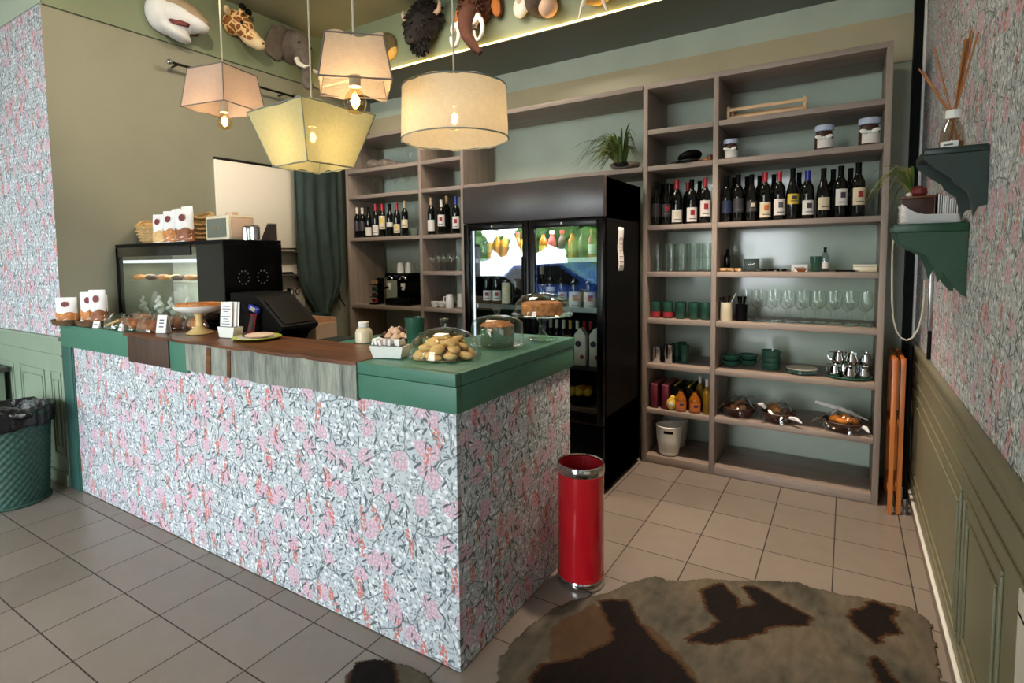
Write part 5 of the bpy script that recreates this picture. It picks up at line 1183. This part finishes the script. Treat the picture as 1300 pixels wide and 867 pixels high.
# shark: snout to +Y / down
t = head('shark_head', 'white and grey plush shark head with open mouth on the left frieze', 206, 17, 'x', XWL)
RS = (R(0), R(24), R(40))
b = posed(MB().ell((.02, 0, 0), (.13, .17, .155), None, 24).ell((.12, 0, .03), (.17, .14, .10), None, 24).ell((.24, 0, .035), (.10, .095, .06), None, 20).ell((.11, 0, -.085), (.145, .125, .05), (0, .12, 0), 20), RS).build('shark_body', 'sharkw', t, remesh=.012)
posed(MB().ell((.02, 0, .05), (.125, .155, .125), None, 22).ell((.12, 0, .075), (.17, .125, .078), None, 22).ell((.25, 0, .062), (.085, .08, .045), None, 18), RS).build('grey_back', 'sharkg', t, remesh=.012)
posed(MB().prism([(.05, -.026), (.14, -.016), (.245, -.008), (.235, -.03), (.14, -.058)], -.112, .112, 'xz'), RS).build('open_mouth', 'mouth', t)
for s_ in (-1, 1):
    for k in range(9): posed(MB().lathe([(.009, 0), (0, -.024)], 6, (.085 + .018 * k, s_ * (.117 - .0009 * k * k), -.012)), RS).build('tooth', 'ivory', t)
    posed(MB().ell((.2, s_ * .095, .085), (.012, .008, .012), None, 10), RS).build('shark_eye', 'eye', t)
# giraffe
t = head('giraffe_head', 'spotted plush giraffe head above the small pink lamp', 292, 27, 'x', XWL)
RG = (R(0), R(36), R(30))
posed(MB().ell((.03, 0, 0), (.09, .09, .11), None, 20).ell((.11, 0, .02), (.10, .085, .085), None, 20).ell((.20, 0, -.005), (.11, .062, .06), None, 20), RG).build('giraffe_skull', 'giraffe', t, remesh=.011)
posed(MB().ell((.295, 0, -.015), (.065, .058, .052), None, 18).ell((.22, 0, -.045), (.09, .05, .035), None, 16), RG).build('muzzle', 'gcream', t, remesh=.01)
for s_ in (-1, 1):
    hn = posed(MB().tube([(.07, s_ * .045, .07), (.06, s_ * .05, .13)], [.022, .018], 10), RG).build('horn', 'giraffe', t)
    posed(MB().ell((.058, s_ * .052, .15), (.03, .028, .026), None, 12), RG).build('horn_tip', 'black', hn)
    posed(MB().ell((.02, s_ * .13, .05), (.02, .06, .028), (s_ * .35, 0, 0), 12), RG).build('ear', 'gcream', t)
    posed(MB().ell((.14, s_ * .082, .045), (.015, .010, .015), None, 10), RG).build('giraffe_eye', 'eye', t)
    posed(MB().ell((.345, s_ * .026, .006), (.012, .012, .009), None, 10), RG).build('nostril', 'choc', t)
# elephant
t = head('elephant_head', 'grey plush elephant head with two tusks on the left frieze', 365, 62, 'x', XWL)
RE = (R(0), R(14), R(14))
posed(MB().ell((.03, 0, .02), (.10, .13, .15), None, 22).ell((.11, 0, .04), (.11, .11, .12), None, 22).ell((.17, 0, -.04), (.075, .075, .09), None, 18).tube([(.20, 0, -.06), (.245, 0, -.14), (.25, 0, -.21), (.245, 0, -.26), (.275, .0, -.295), (.33, .01, -.295)], [.062, .05, .042, .038, .036, .034], 14), RE).build('elephant_skull', 'eleph', t, remesh=.012)
for s_ in (-1, 1):
    e = posed(MB().sheet(lambda u, v: Vector((.03 - .05 * v * v + .02 * math.sin(7 * u) * v, s_ * (.09 + .17 * v * (.75 + .25 * math.sin(math.pi * u))), .13 - .24 * u - .05 * v * (u - .3) + .02 * math.sin(9 * u + 5 * v))), 16, 10), RE).build('ear', 'eleph', t, solid=.022, fix=False)
    posed(MB().tube([(.17, s_ * .065, -.09), (.22, s_ * .085, -.135), (.29, s_ * .09, -.15), (.34, s_ * .085, -.13)], [.024, .022, .016, .004], 10), RE).build('tusk', 'ivory', t)
    posed(MB().ell((.18, s_ * .085, .05), (.012, .009, .013), None, 10), RE).build('elephant_eye', 'eye', t)
YF = 2.283
# dark round head left of the bison
t = head('seal_head', 'small dark round plush head with pale eye glints beside the bison', 493, 60, 'y', YF)
MB().ell((.03, 0, 0), (.09, .12, .115), None, 22).ell((.09, .02, -.035), (.06, .07, .055), None, 16).build('skull', 'seal', t, remesh=.012)
MB().ell((.02, .0, -.045), (.085, .118, .078), None, 20).build('golden_chin', 'goldp', t)
for s_ in (-1, 1): MB().ell((.118, s_ * .035, .035), (.008, .01, .01), None, 10).build('eye_glint', 'ivory', t)  # pale dots: the glints of the eyes put into the colour
MB().ell((.15, .02, -.025), (.012, .02, .014), None, 10).build('nose', 'eye', t)
# bison
t = head('bison_head', 'shaggy black plush bison head with pale horns on the back frieze', 545, 38, 'y', YF)
bb = MB().ell((.05, 0, .05), (.12, .16, .15), None, 24).ell((.13, 0, -.02), (.10, .12, .13), None, 22).ell((.18, -.01, -.11), (.075, .075, .08), None, 18).ell((.12, 0, -.15), (.06, .06, .07), None, 14)
q = random.Random(9)
for k in range(70):
    a, e_ = q.uniform(0, 6.28), q.uniform(-1.1, 1.3); c = Vector((.07 + .1 * max(0, math.cos(a)) * math.cos(e_), .155 * math.sin(a) * math.cos(e_), .03 + .16 * math.sin(e_))); bb.ell(c, (.022, .022, .035), (q.uniform(-1, 1), q.uniform(-1, 1), 0), 8)
bb.build('bison_skull', 'bison', t, remesh=.011)
tufts(t, 'bison', [((.05, 0, .05), (.12, .16, .15)), ((.13, 0, -.02), (.10, .12, .13)), ((.12, 0, -.15), (.06, .06, .07))], 420, 3)
MB().ell((.215, -.025, -.135), (.035, .055, .05), (0, -.4, 0), 16).build('muzzle', 'soil', t)
for s_ in (-1, 1): MB().ell((.246, -.025 + s_ * .025, -.135), (.008, .01, .012), None, 8).build('nostril', 'eye', t)
for s_ in (-1, 1):
    MB().tube([(.09, s_ * .13, .07), (.1, s_ * .18, .085), (.11, s_ * .195, .13), (.115, s_ * .185, .165)], [.024, .02, .014, .004], 10).build('horn', 'pinkp', t)
    MB().ell((.06, s_ * .17, .02), (.03, .045, .02), (s_ * -.4, 0, 0), 10).build('ear', 'bison', t)
    MB().ell((.20, s_ * .075, .0), (.009, .009, .009), None, 8).build('bison_eye', 'eye', t)
# mammoth
t = head('mammoth_head', 'brown plush mammoth head with curled white tusks above the drum lamp', 611, 18, 'y', YF)
bb = MB().ell((.05, 0, .06), (.12, .14, .17), None, 24).ell((.12, 0, .13), (.09, .09, .09), None, 18).ell((.14, 0, .0), (.09, .095, .13), None, 20).tube([(.19, 0, -.06), (.235, 0, -.16), (.25, .03, -.25), (.255, .09, -.34), (.26, .16, -.41)], [.07, .058, .046, .036, .022], 14)
for k in range(50):
    a, e_ = q.uniform(-1.6, 1.6), q.uniform(-1.0, 1.3); bb.ell((.07 + .11 * math.cos(a) * math.cos(e_), .13 * math.sin(a) * math.cos(e_), .06 + .17 * math.sin(e_)), (.02, .02, .035), (q.uniform(-1, 1), q.uniform(-1, 1), 0), 8)
bb.build('mammoth_skull', 'mam', t, remesh=.012)
tufts(t, 'mam', [((.05, 0, .06), (.12, .14, .17)), ((.12, 0, .13), (.09, .09, .09)), ((.14, 0, .0), (.09, .095, .13))], 380, 4, .02, .045)
for s_ in (-1, 1):
    e = MB().ell((.04, s_ * .16, .03), (.03, .055, .12), (s_ * .25, 0, 0), 16).build('ear', 'mam', t)
    MB().ell((.06, s_ * .165, .015), (.022, .042, .10), (s_ * .25, 0, 0), 14).build('rust_lining', 'rust', e)
    MB().tube([(.16, s_ * .075, -.08), (.20, s_ * .085, -.13)] + [(.225 + .02 * math.sin(a), (.115 if s_ > 0 else -.10) + .052 * math.sin(a), -.215 + .078 * math.cos(a)) for a in [R(-60 + 24 * j) for j in range(15)]], [.022, .022] + [.021 - .0007 * j for j in range(15)], 10).build('curled_tusk', 'ivory', t)
    MB().ell((.2, s_ * .075, .06), (.01, .009, .011), None, 8).build('mammoth_eye', 'eye', t)
# koala-like head
t = head('koala_head', 'grey-brown plush head with one big white ear right of the mammoth', 690, 4, 'y', YF)
MB().ell((.04, 0, .02), (.10, .13, .13), None, 22).ell((.11, 0, .0), (.07, .09, .09), None, 18).build('skull', 'koala', t, remesh=.012)
MB().ell((.08, .075, -.07), (.075, .07, .075), (0, 0, 0), 18).build('pale_cheek', 'pinkp', t)
MB().ell((.16, .03, .0), (.03, .03, .042), None, 12).build('nose', 'eye', t)
for s_ in (-1, 1):
    e = MB().ell((.06, s_ * .155, -.005 if s_ < 0 else .09), (.035, .065, .085), (s_ * .2, 0, 0), 18).build('ear', 'ivory', t)
    MB().ell((.095, s_ * .155, .03 if s_ < 0 else .10), (.008, .022, .03), None, 12).build('ear_lining', 'pinkp', e)
    MB().ell((.155, s_ * .05, .05), (.009, .01, .01), None, 8).build('koala_eye', 'eye', t)
# walrus
t = head('walrus_head', 'golden plush walrus head with two long white tusks, last on the back frieze', 763, -10, 'y', YF)
MB().ell((.04, 0, .03), (.10, .13, .13), None, 22).ell((.10, 0, -.035), (.085, .11, .08), None, 18).build('skull', 'goldp', t, remesh=.012)
for s_ in (-1, 1):
    MB().tube([(.14, s_ * .05, -.06), (.155, s_ * .075, -.13), (.15, s_ * .10, -.205)], [.016, .014, .006], 10).build('tusk', 'ivory', t)
    MB().ell((.135, s_ * .045, .07), (.011, .011, .011), None, 8).build('walrus_eye', 'eye', t)
MB().ell((.185, 0, -.01), (.018, .03, .02), None, 10).build('nose', 'choc', t)

CLAMP = False
# ================================================================== RIGHT WALL: BRACKET SHELVES
def bracket(x0, y0, y1, ztop, prof, m, label, lip):
    t = thing('wall_shelf', label, 'shelf', (XR - .002, y0, ztop))
    MB().b2((-(XR - x0), 0, -.022), (0, y1 - y0, 0), .004).build('plank', m, t)
    if lip: MB().b2((-(XR - x0) - .006, -.008, -.03), (0, .0, .002), .003).build('front_lip', m, t)
    for a in (.004, y1 - y0 - .024): MB().prism(prof, a, a + .02, 'xz').build('scalloped_bracket', m, t)
    return t
w = XR - 1.335
bracket(1.335, .80, 1.06, 1.836, [(0, -.0225), (-w, -.0225), (-w + .004, -.035), (-w + .03, -.062), (-w + .075, -.10), (-.078, -.118), (-.045, -.148), (-.036, -.19), (-.03, -.226), (-.022, -.20), (-.018, -.196), (0, -.19)], 'bracket_d', 'dark green scalloped wall shelf, the upper of two, holding a reed diffuser', False)
w = XR - 1.283
bracket(1.283, 1.10, 1.42, 1.602, [(0, -.0225), (-w + .006, -.0225), (-w + .01, -.05), (-w + .03, -.078), (-w + .075, -.105), (-.115, -.118), (-.098, -.15), (-.088, -.185), (-.08, -.218), (-.066, -.178), (-.05, -.205), (-.032, -.235), (-.012, -.262), (0, -.268)], 'bracket_g', 'green scalloped wall shelf, the lower of two, loaded with papers', True)
# reed diffuser
p0 = Vector((1.418, .93, 1.8375)); t = thing('reed_diffuser', 'glass reed diffuser with white collar on the upper green wall shelf', 'diffuser', p0)
MB().lathe([(0, 0), (.03, 0), (.033, .004), (.036, .03), (.030, .075), (.018, .10), (.016, .112)], 24).build('bottle', 'diff', t, fix=False)
MB().lathe([(0, .003), (.029, .003), (.032, .03), (.0, .032)], 20).build('oil', 'amber', t)
MB().lathe([(.0175, .107), (.022, .109), (.022, .135), (.017, .137), (.012, .135)], 22).build('collar', 'whitecer', t)
MB().lathe([(.0345, .006), (.0365, .03)], 12, a0=-2.7, a1=-1.2).build('paper_label', 'paper', t, fix=False)
MB().lathe([(.0372, .016), (.0376, .021)], 8, a0=-2.3, a1=-1.6).build('printed_line', 'ink', t, fix=False)
for (dx, dy, dz) in ((-.085, .0, .28), (-.095, .03, .30), (-.06, -.02, .35), (.02, -.01, .36), (.045, .02, .39), (.04, .03, .40), (.055, .0, .38), (.03, .02, .37)):
    MB().tube([(-dx * .25, -dy * .25, .012), (dx * .10, dy * .1, .13), (dx, dy, dz)], .0028, 6).build('reed', 'reed', t)
# things on the lower shelf
ZL = 1.6055
t = thing('paper_stack', 'curling stack of white papers on the lower green wall shelf', 'papers', (1.39, 1.21, ZL))
for k in range(9):
    MB().sheet(lambda u, v, k=k: Vector((-.09 + .175 * u, -.095 + .19 * v + .002 * (k % 3), .001 + .0034 * k + (.016 * (k / 9) * max(0, .45 - u) ** 2 * 16) + .004 * (k / 9) * math.sin(3 * u)) ), 10, 2).build('paper_sheet', 'paper', t, (0, 0, 0), (0, 0, .01 * (k % 3 - 1)), solid=.0016, fix=False)
bx = thing('planter', 'dark brown wooden planter box with a red figure behind the papers', 'planter', (1.368, 1.365, ZL))
MB().box((0, 0, .055), (.10, .085, .108), .004).build('box_body', 'choc', bx); MB().b2((-.056, -.046, .1095), (.056, .046, .118), .003).build('rim', 'topwood', bx)
MB().lathe([(0, .1185), (.018, .119), (.028, .130), (.026, .148), (.012, .160), (0, .162)], 18, (.0, -.01, 0), wob=lambda a, z: 1 + .08 * math.sin(5 * a + 60 * z)).build('red_ornament', 'burgundy', bx); MB().ell((-.03, -.02, .126), (.012, .012, .009), None, 10).build('pebble', 'ivory', bx)
q = random.Random(4)
for k in range(22):
    az = R(165 + 80 * q.uniform(-1, 1)); mb = MB(); leaf(mb, Vector((-.02, .01, .12)), az, q.uniform(.14, .28), q.uniform(.07, .17), q.uniform(.08, .2), .0065)
    mb.build('leaf', 'leaf_y' if k % 2 else 'leaf', bx, fix=False)
BKC = ('black', 'header', 'lb_blue', 'paper', 'paper', 'bluecap', 'paper', 'ink', 'black', 'paper')
for k in range(9):
    hgt = .125 - .004 * k; x = 1.4300 + .0072 * k
    t = thing('magazine', '%s thin magazine counted from the planter on the lower wall shelf' % ORD[k], 'magazine', (x, 1.365, ZL), 0, 'magazines on the lower wall shelf')
    MB().box((0, 0, hgt / 2), (.0055, .09, hgt), .001).build('cover', BKC[k], t); MB().box((0, -.0455, hgt / 2), (.004, .0012, hgt - .006)).build('pages', 'paper', t)
# cable and trunking
t = thing('wall_cable', 'thin white cable looping down from the lower green shelf', 'cable', (1.283, 1.43, 1.55))
pts = [at(u, v, 'y', 1.47) - t.location for u, v in ((1135, 296), (1133, 320), (1132.5, 350), (1132.5, 380), (1134, 404), (1138, 420), (1144, 429), (1151, 432), (1158, 429), (1165, 419), (1170, 402), (1173, 380), (1174, 355))]
MB().tube(pts, .0035, 8).build('hanging_cord', 'cord', t)
struct('trim_15', MB().b2((XR - .018, 2.00, 1.10), (XR - .0005, 2.03, 1.45), .002), 'steel')
struct('trim_17', MB().b2((XR - .016, 2.003, .955), (XR - .0005, 2.027, 1.10), .002), 'black')
# folded varnished frames leaning in the gap
for k, (x, y, lean, lab) in enumerate(((1.372, 2.34, .0, 'orange varnished folded wooden easel, the one beside the bookcase'), (1.412, 2.36, .012, 'orange varnished folded wooden easel, the one nearer the right wall'))):
    t = thing('folding_easel', lab, 'easel', (x, y, .001), 0, 'varnished folded easels in the corner')
    part('post', 'wfp', lambda: MB().box((0, -.02, .45), (.024, .03, .90), .003), 'orangewood', t)
    part('rear_post', 'wfq', lambda: MB().box((0, .36, .45), (.024, .03, .90), .003), 'orangewood', t)
    for z in (.12, .5, .88): part('rail', 'wfr%.2f' % z, lambda: MB().box((0, .17, z), (.02, .349, .03), .002), 'orangewood', t)
t = thing('folded_trolley', 'thin black folded trolley frame with chrome foot behind the varnished frames', 'trolley', (1.452, 2.45, 0))
MB().tube([(0, 0, .06), (0, 0, .95)], .011, 10).build('post', 'black', t); MB().tube([(0, .2, .06), (0, .2, .95), (0, .0, .95)], .011, 10).build('handle', 'black', t)
MB().lathe([(0, .001), (.014, .001), (.015, .0595), (0, .0595)], 14).build('chrome_foot', 'chrome', t); MB().lathe([(0, .001), (.014, .001), (.015, .0595), (0, .0595)], 14, (0, .2, 0)).build('chrome_foot', 'chrome', t)

# ================================================================== FLOOR OBJECTS
cx_, cy_ = .137, .775
t = thing('red_bin', 'glossy red cylindrical bin with chrome rings standing by the counter end', 'bin', (cx_, cy_, .001))
rb, hb_ = .104, .565
MB().lathe([(rb, .04), (rb, hb_ - .045)], 48).build('body', 'red', t, fix=True)
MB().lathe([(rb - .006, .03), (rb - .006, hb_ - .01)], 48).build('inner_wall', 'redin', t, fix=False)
MB().lathe([(0, .0), (rb + .001, 0), (rb + .004, .006), (rb + .004, .034), (rb + .0005, .04), (0, .041)], 48).build('base_ring', 'chrome', t)
MB().lathe([(rb - .005, hb_ - .012), (rb + .0005, hb_ - .045), (rb + .004, hb_ - .04), (rb + .004, hb_ - .006), (rb, hb_), (rb - .005, hb_ - .004), (rb - .005, hb_ - .012)], 48).build('rim_ring', 'chrome', t)
MB().lathe([(rb + .0005, .052), (rb + .002, .054), (rb + .0005, .056)], 48).build('bead', 'red', t)
t = thing('wicker_hamper', 'dark green round wicker bin lined with a black bag, at the wainscot', 'bin', (-3.275, -.30, .001))
hr = lambda z: .185 + .035 * z / .58
wv = MB()
def wick(u, v):
    a = math.tau * u; z = .58 * v; r = hr(z) + .006 * math.sin(30 * a) * math.sin(math.pi * 26 * v); return Vector((r * math.cos(a), r * math.sin(a), z))
MB().sheet(wick, 120, 104, closeu=True).build('woven_wall', 'wicker_g', t, fix=True, flat=False, sharp=80)
MB().lathe([(0, .004), (.185, .004)], 30).build('bottom', 'wicker_g', t)
for z in (.008, .575): MB().tube([((hr(z) + .004) * math.cos(a), (hr(z) + .004) * math.sin(a), z) for a in [math.tau * k / 48 for k in range(48)]], .011, 8, True).build('rim', 'wicker_g', t)
def lin_(u, v):
    a = math.tau * u; rr = [.19, .205, .225, .238, .24, .236][min(5, int(v * 5 + .01))] * 1.0; zz = [.30, .56, .612, .60, .54, .48][min(5, int(v * 5 + .01))]
    k = math.sin(9 * a) * .5 + math.sin(23 * a + 1) * .3 + math.sin(5 * a + 2) * .4
    return Vector(((rr + .010 * k * (v > .3)) * math.cos(a), (rr + .010 * k * (v > .3)) * math.sin(a), zz + .014 * k * (v > .5) + .02 * math.sin(2 * a + 1) * (v > .7)))
lb = MB().sheet(lin_, 90, 5, closeu=True).build('bin_liner', 'bagblack', t, subsurf=1, fix=False, solid=.004)
lb2 = MB().ell((.23, .0, .585), (.10, .05, .036), (0, -.15, .2), 16).ell((.16, -.04, .6), (.09, .06, .03), (0, .1, .4), 14).jit(.006, 5).build('liner_knot', 'bagblack', t, remesh=.008)
t = thing('side_table', 'grey-green side table edge beside the wicker bin', 'table', (-4.42, -.22, 0))
MB().b2((-.30, -.18, .70), (.34, .18, .735), .004).build('table_top', 'header', t); MB().b2((-.27, -.16, .05), (.30, .165, .698), .004).build('cabinet_body', 'wains_l', t)
for x in (-.24, .27):
    for y in (-.13, .13): MB().b2((x - .02, y - .02, 0.001), (x + .02, y + .02, .049)).build('leg', 'black', t)
# cowhide: patches are on the hide itself
def pix(u, v): p = at(u, v, 'z', .004); return (p.x, p.y)
OUT = [(.132, .031), (.083, .123), (.078, .30), (.119, .501), (.16, .60), (.215, .665), (.286, .757), (.336, .874), (.414, .981), (.47, .975), (.547, 1.019), (.63, 1.09), (.73, 1.132), (.85, 1.21), (.973, 1.269), (1.05, 1.255), (1.125, 1.258), (1.21, 1.29), (1.296, 1.298), (1.40, 1.31), (1.44, 1.26), (1.455, 1.181), (1.45, 1.0), (1.45, .849), (1.43, .5), (1.36, .15), (1.1, -.2), (.9, -.6), (.55, -.75), (.2, -.6), (-.1, -.62), (-.25, -.45), (-.34, -.22), (-.36, -.16), (-.302, -.105), (-.208, -.078), (-.12, -.07), (-.033, -.085), (.05, -.13), (.11, -.10)]
PATCH = {2: [[pix(*p) for p in poly] for poly in (
    [(762, 764), (795, 763), (812, 795), (840, 825), (868, 850), (890, 880), (920, 960), (660, 960), (676, 860), (690, 845), (740, 836), (782, 812)],
    [(890, 752), (915, 740), (935, 760), (938, 775), (960, 768), (945, 745), (962, 747), (1000, 770), (1030, 785), (1022, 793), (985, 795), (950, 808), (905, 818), (870, 814), (900, 800), (915, 790), (900, 775)],
    [(1075, 783), (1110, 765), (1140, 775), (1130, 785), (1142, 805), (1125, 803), (1112, 817), (1098, 805)],
    [(1104, 835), (1112, 835), (1135, 862), (1160, 900), (1130, 900)],
    [(446, 856), (455, 842), (480, 838), (498, 842), (504, 868), (500, 900), (430, 900)])],
    1: [[pix(*p) for p in poly] for poly in ([(700, 795), (755, 768), (790, 785), (786, 812), (745, 838), (695, 846)], [(812, 790), (832, 800), (880, 850), (905, 900), (880, 880), (840, 830)])]}
def inside(x, y, P_):
    r = False; n = len(P_)
    for i in range(n):
        (x0, y0), (x1, y1) = P_[i], P_[i - 1]
        if (y0 > y) != (y1 > y) and x < (x1 - x0) * (y - y0) / (y1 - y0) + x0: r = not r
    return r
from mathutils import noise as mn
HS = .008
def hide():
    bm = bmesh.new(); lay = bm.verts.layers.float_color.new('hide_pattern'); grid = {}
    x0, x1 = -.40, 1.48; y0, y1 = -.78, 1.34; nx, ny = int((x1 - x0) / HS), int((y1 - y0) / HS)
    def cl(k, x, y):
        wx = .012 * mn.noise((x * 18, y * 18, 3.1)) + .006 * mn.noise((x * 55, y * 55, 1.)); wy = .012 * mn.noise((x * 18, y * 18, 8.1)) + .006 * mn.noise((x * 55, y * 55, 4.))
        return any(inside(x + wx, y + wy, P_) for P_ in PATCH[k])
    for i in range(nx + 1):
        for j in range(ny + 1):
            x, y = x0 + i * HS, y0 + j * HS
            e = .010 * mn.noise((x * 22, y * 22, .5))
            if not inside(x + e, y + e, OUT): continue
            z = .0065 + .002 * mn.noise((x * 5, y * 5, 0)) + .0008 * mn.noise((x * 40, y * 40, 2))
            v = bm.verts.new((x, y, z)); grid[i, j] = v
            n1 = mn.fractal((x * 3.5, y * 3.5, 2.), 1., 2., 4); n2 = mn.fractal((x * 30, y * 12, 7.), 1., 2., 3)
            base = Vector((.155, .140, .105)) * (1 + .45 * n1 + .35 * n2); tan = Vector((.21, .17, .115)) * (1 + .3 * n2)
            c = base.lerp(tan, max(0, min(1, .5 + 1.2 * n1)))
            if cl(1, x, y): c = c.lerp(Vector((.14, .065, .022)), .75)
            if cl(2, x, y):
                c = Vector((.012, .006, .004)) * (1 + .4 * n2)
            elif any(cl(2, x + dx, y + dy) for dx, dy in ((.014, 0), (-.014, 0), (0, .014), (0, -.014))): c = Vector((.10, .042, .014))
            v[lay] = (*[max(.0025, k * .62) for k in c], 1)
    for (i, j), v in list(grid.items()):
        q_ = [grid.get(k) for k in ((i, j), (i + 1, j), (i + 1, j + 1), (i, j + 1))]
        if all(q_): bm.faces.new(q_)
    me = bpy.data.meshes.new('cowhide_rug'); bm.to_mesh(me); bm.free()
    t_ = NT('cowhide'); at_ = t_.n('ShaderNodeAttribute', attribute_name='hide_pattern').outputs['Color']
    nz = t_.noise(t_.vm('MULTIPLY', t_.coord(), (1, .35, 1)).outputs[0], 160., 4, .7).outputs['Fac']
    t_.surf(t_.bsdf(t_.mix(nz, t_.mix(.35, at_, (0, 0, 0, 1)), at_), .75, 0, t_.bump(nz, .35, .003), Specular_IOR_Level=.15)); me.materials.append(t_.m)
    me.polygons.foreach_set('use_smooth', [True] * len(me.polygons))
    o = bpy.data.objects.new('cowhide_rug', me); COL.objects.link(o); md = o.modifiers.new('solid', 'SOLIDIFY'); md.thickness = .004; md.offset = -1
    return tag(o, 'brown and grey patched cowhide rug spread on the tiles', 'rug')
hide()

# ================================================================== STREET OUTSIDE (seen in the fridge glass)
struct('ground_street', MB().b2((-16, -20, -.15), (12, -5.25, -.10)), mat('street_paving', (150, 148, 142), .8))
MT['treeleaf'] = mat('street_leaf', (86, 128, 52), .6, var=.5, scale=3)
def street_tree(x, y, h, seed, label, low=.31):
    t = thing('street_tree', label, 'tree', (x, y, -.10)); q_ = random.Random(seed)
    MB().tube([(0, 0, 0), (.05, 0, h * .3), (0, .05, h * .6)], [.14, .11, .07], 10).build('tree_trunk', 'soil', t)
    mb = MB()
    for k in range(75):
        a, r, z = q_.uniform(0, 6.28), q_.uniform(0, 2.3), q_.uniform(h * low, h)
        mb.ell((r * math.cos(a), r * math.sin(a), z), (q_.uniform(.3, .6),) * 3, None, 8)
    mb.jit(.09, seed).build('tree_crown', 'treeleaf', t, flat=True)
street_tree(-4.7, -10.6, 4.6, 1, 'leafy street tree outside, mirrored in the right fridge door')
street_tree(-10.7, -10.6, 5.6, 2, 'leafy street tree outside, mirrored in the left fridge door')
def street_car(x, y, rz, m, label):
    t = thing('street_car', label, 'car', (x, y, -.10), rz)
    body = [(-2.0, .30), (-1.98, .72), (-1.55, .86), (-1.0, .93), (-.45, 1.38), (.75, 1.44), (1.5, 1.02), (1.95, .92), (2.02, .45), (1.95, .28)]
    mb = MB()
    for yy_, sc_ in ((-.82, .97), (-.7, 1.), (.7, 1.), (.82, .97)): pass
    mb.prism(body, -.80, .80, 'xz'); mb.build('body', m, t)
    MB().prism([(-.86, .96), (-.42, 1.32), (.12, 1.35), (.12, .96)], -.812, .812, 'xz').build('side_window', 'glass_dk', t); MB().prism([(.2, .96), (.2, 1.36), (.72, 1.38), (1.25, 1.05), (1.2, .96)], -.812, .812, 'xz').build('side_window', 'glass_dk', t)
    for wx in (-1.25, 1.25):
        for wy in (-.72, .72): MB().lathe([(0, -.1), (.2, -.1), (.31, -.09), (.31, .09), (.2, .1), (0, .1)], 24, (wx, wy, .315), M=Matrix.Rotation(R(90), 4, 'X')).build('wheel', 'black', t)
street_car(-4.9, -7.2, .06, mat('car_blue', (40, 74, 150), .2, Coat_Weight=.6), 'blue parked car in the street, mirrored in the right fridge door')
street_car(-9.2, -7.4, .0, mat('car_white', (226, 228, 230), .25), 'white parked car in the street, mirrored in the left fridge door')
# ================================================================== LIGHT
w = bpy.data.worlds.new('daylight'); SC.world = w; w.use_nodes = True
nt = w.node_tree; bg = nt.nodes['Background']
bg.inputs['Color'].default_value = (.89, .945, 1.0, 1); bg.inputs['Strength'].default_value = 13.5
def lamp(name, kind, loc, energy, col=(1, 1, 1), size=.1, target=None, spot=None, blend=.3, sy=None):
    ld = bpy.data.lights.new(name, kind); ld.energy = energy; ld.color = col
    o = bpy.data.objects.new(name, ld); COL.objects.link(o); o.location = loc
    if kind == 'AREA':
        ld.size = size
        if sy: ld.shape = 'RECTANGLE'; ld.size_y = sy
    else: ld.shadow_soft_size = size
    if spot: ld.spot_size = R(spot); ld.spot_blend = blend
    if target is not None: o.rotation_euler = (Vector(target) - Vector(loc)).to_track_quat('-Z', 'Y').to_euler()
    return o
p = lamp('daylight_portal', 'AREA', (-2.7, -5.0, 1.55), 1, size=6.1, sy=3.0, target=(-2.7, 0, 1.55)); p.data.cycles.is_portal = True
for k, b in enumerate(BULBS): lamp('bulb_light', 'POINT', (b[0], b[1], b[2] - .005), 4.2 if k else 3.4, (1, .78, .52), .02)
lamp('ceiling_spot', 'SPOT', (.42, 1.75, 3.1), 290, (1, .80, .62), .12, (.46, 1.75, 0), 70, .8)
lamp('ceiling_fill', 'AREA', (-1.3, 1.25, ZC - .03), 42, (1, .86, .68), .9, (-1.3, 1.15, 0))  # unseen area light, added to raise the interior brightness
lamp('case_light', 'AREA', (-2.70, .50, 1.49), 2.2, (1, .96, .86), .8, (-2.70, .56, 1.1), sy=.04)
lamp('wall_spot', 'SPOT', (-.9, -.55, 3.58), 150, (1, .84, .6), .03, (-3.2, 1.25, 3.2), 76, .5)
lamp('fridge_light', 'AREA', (-.617, 1.80, 1.715), 5, (.92, .96, 1), .5, (-.617, 1.9, .5), sy=.05)
SC.view_settings.view_transform = 'Standard'; SC.view_settings.look = 'None'
SC.view_settings.gamma = 1; SC.view_settings.exposure = 0.14; SC.view_settings.use_curve_mapping = False
SC.cycles.use_denoising = True
SC.cycles.max_bounces = 10; SC.cycles.transparent_max_bounces = 24; SC.cycles.sample_clamp_indirect = 6
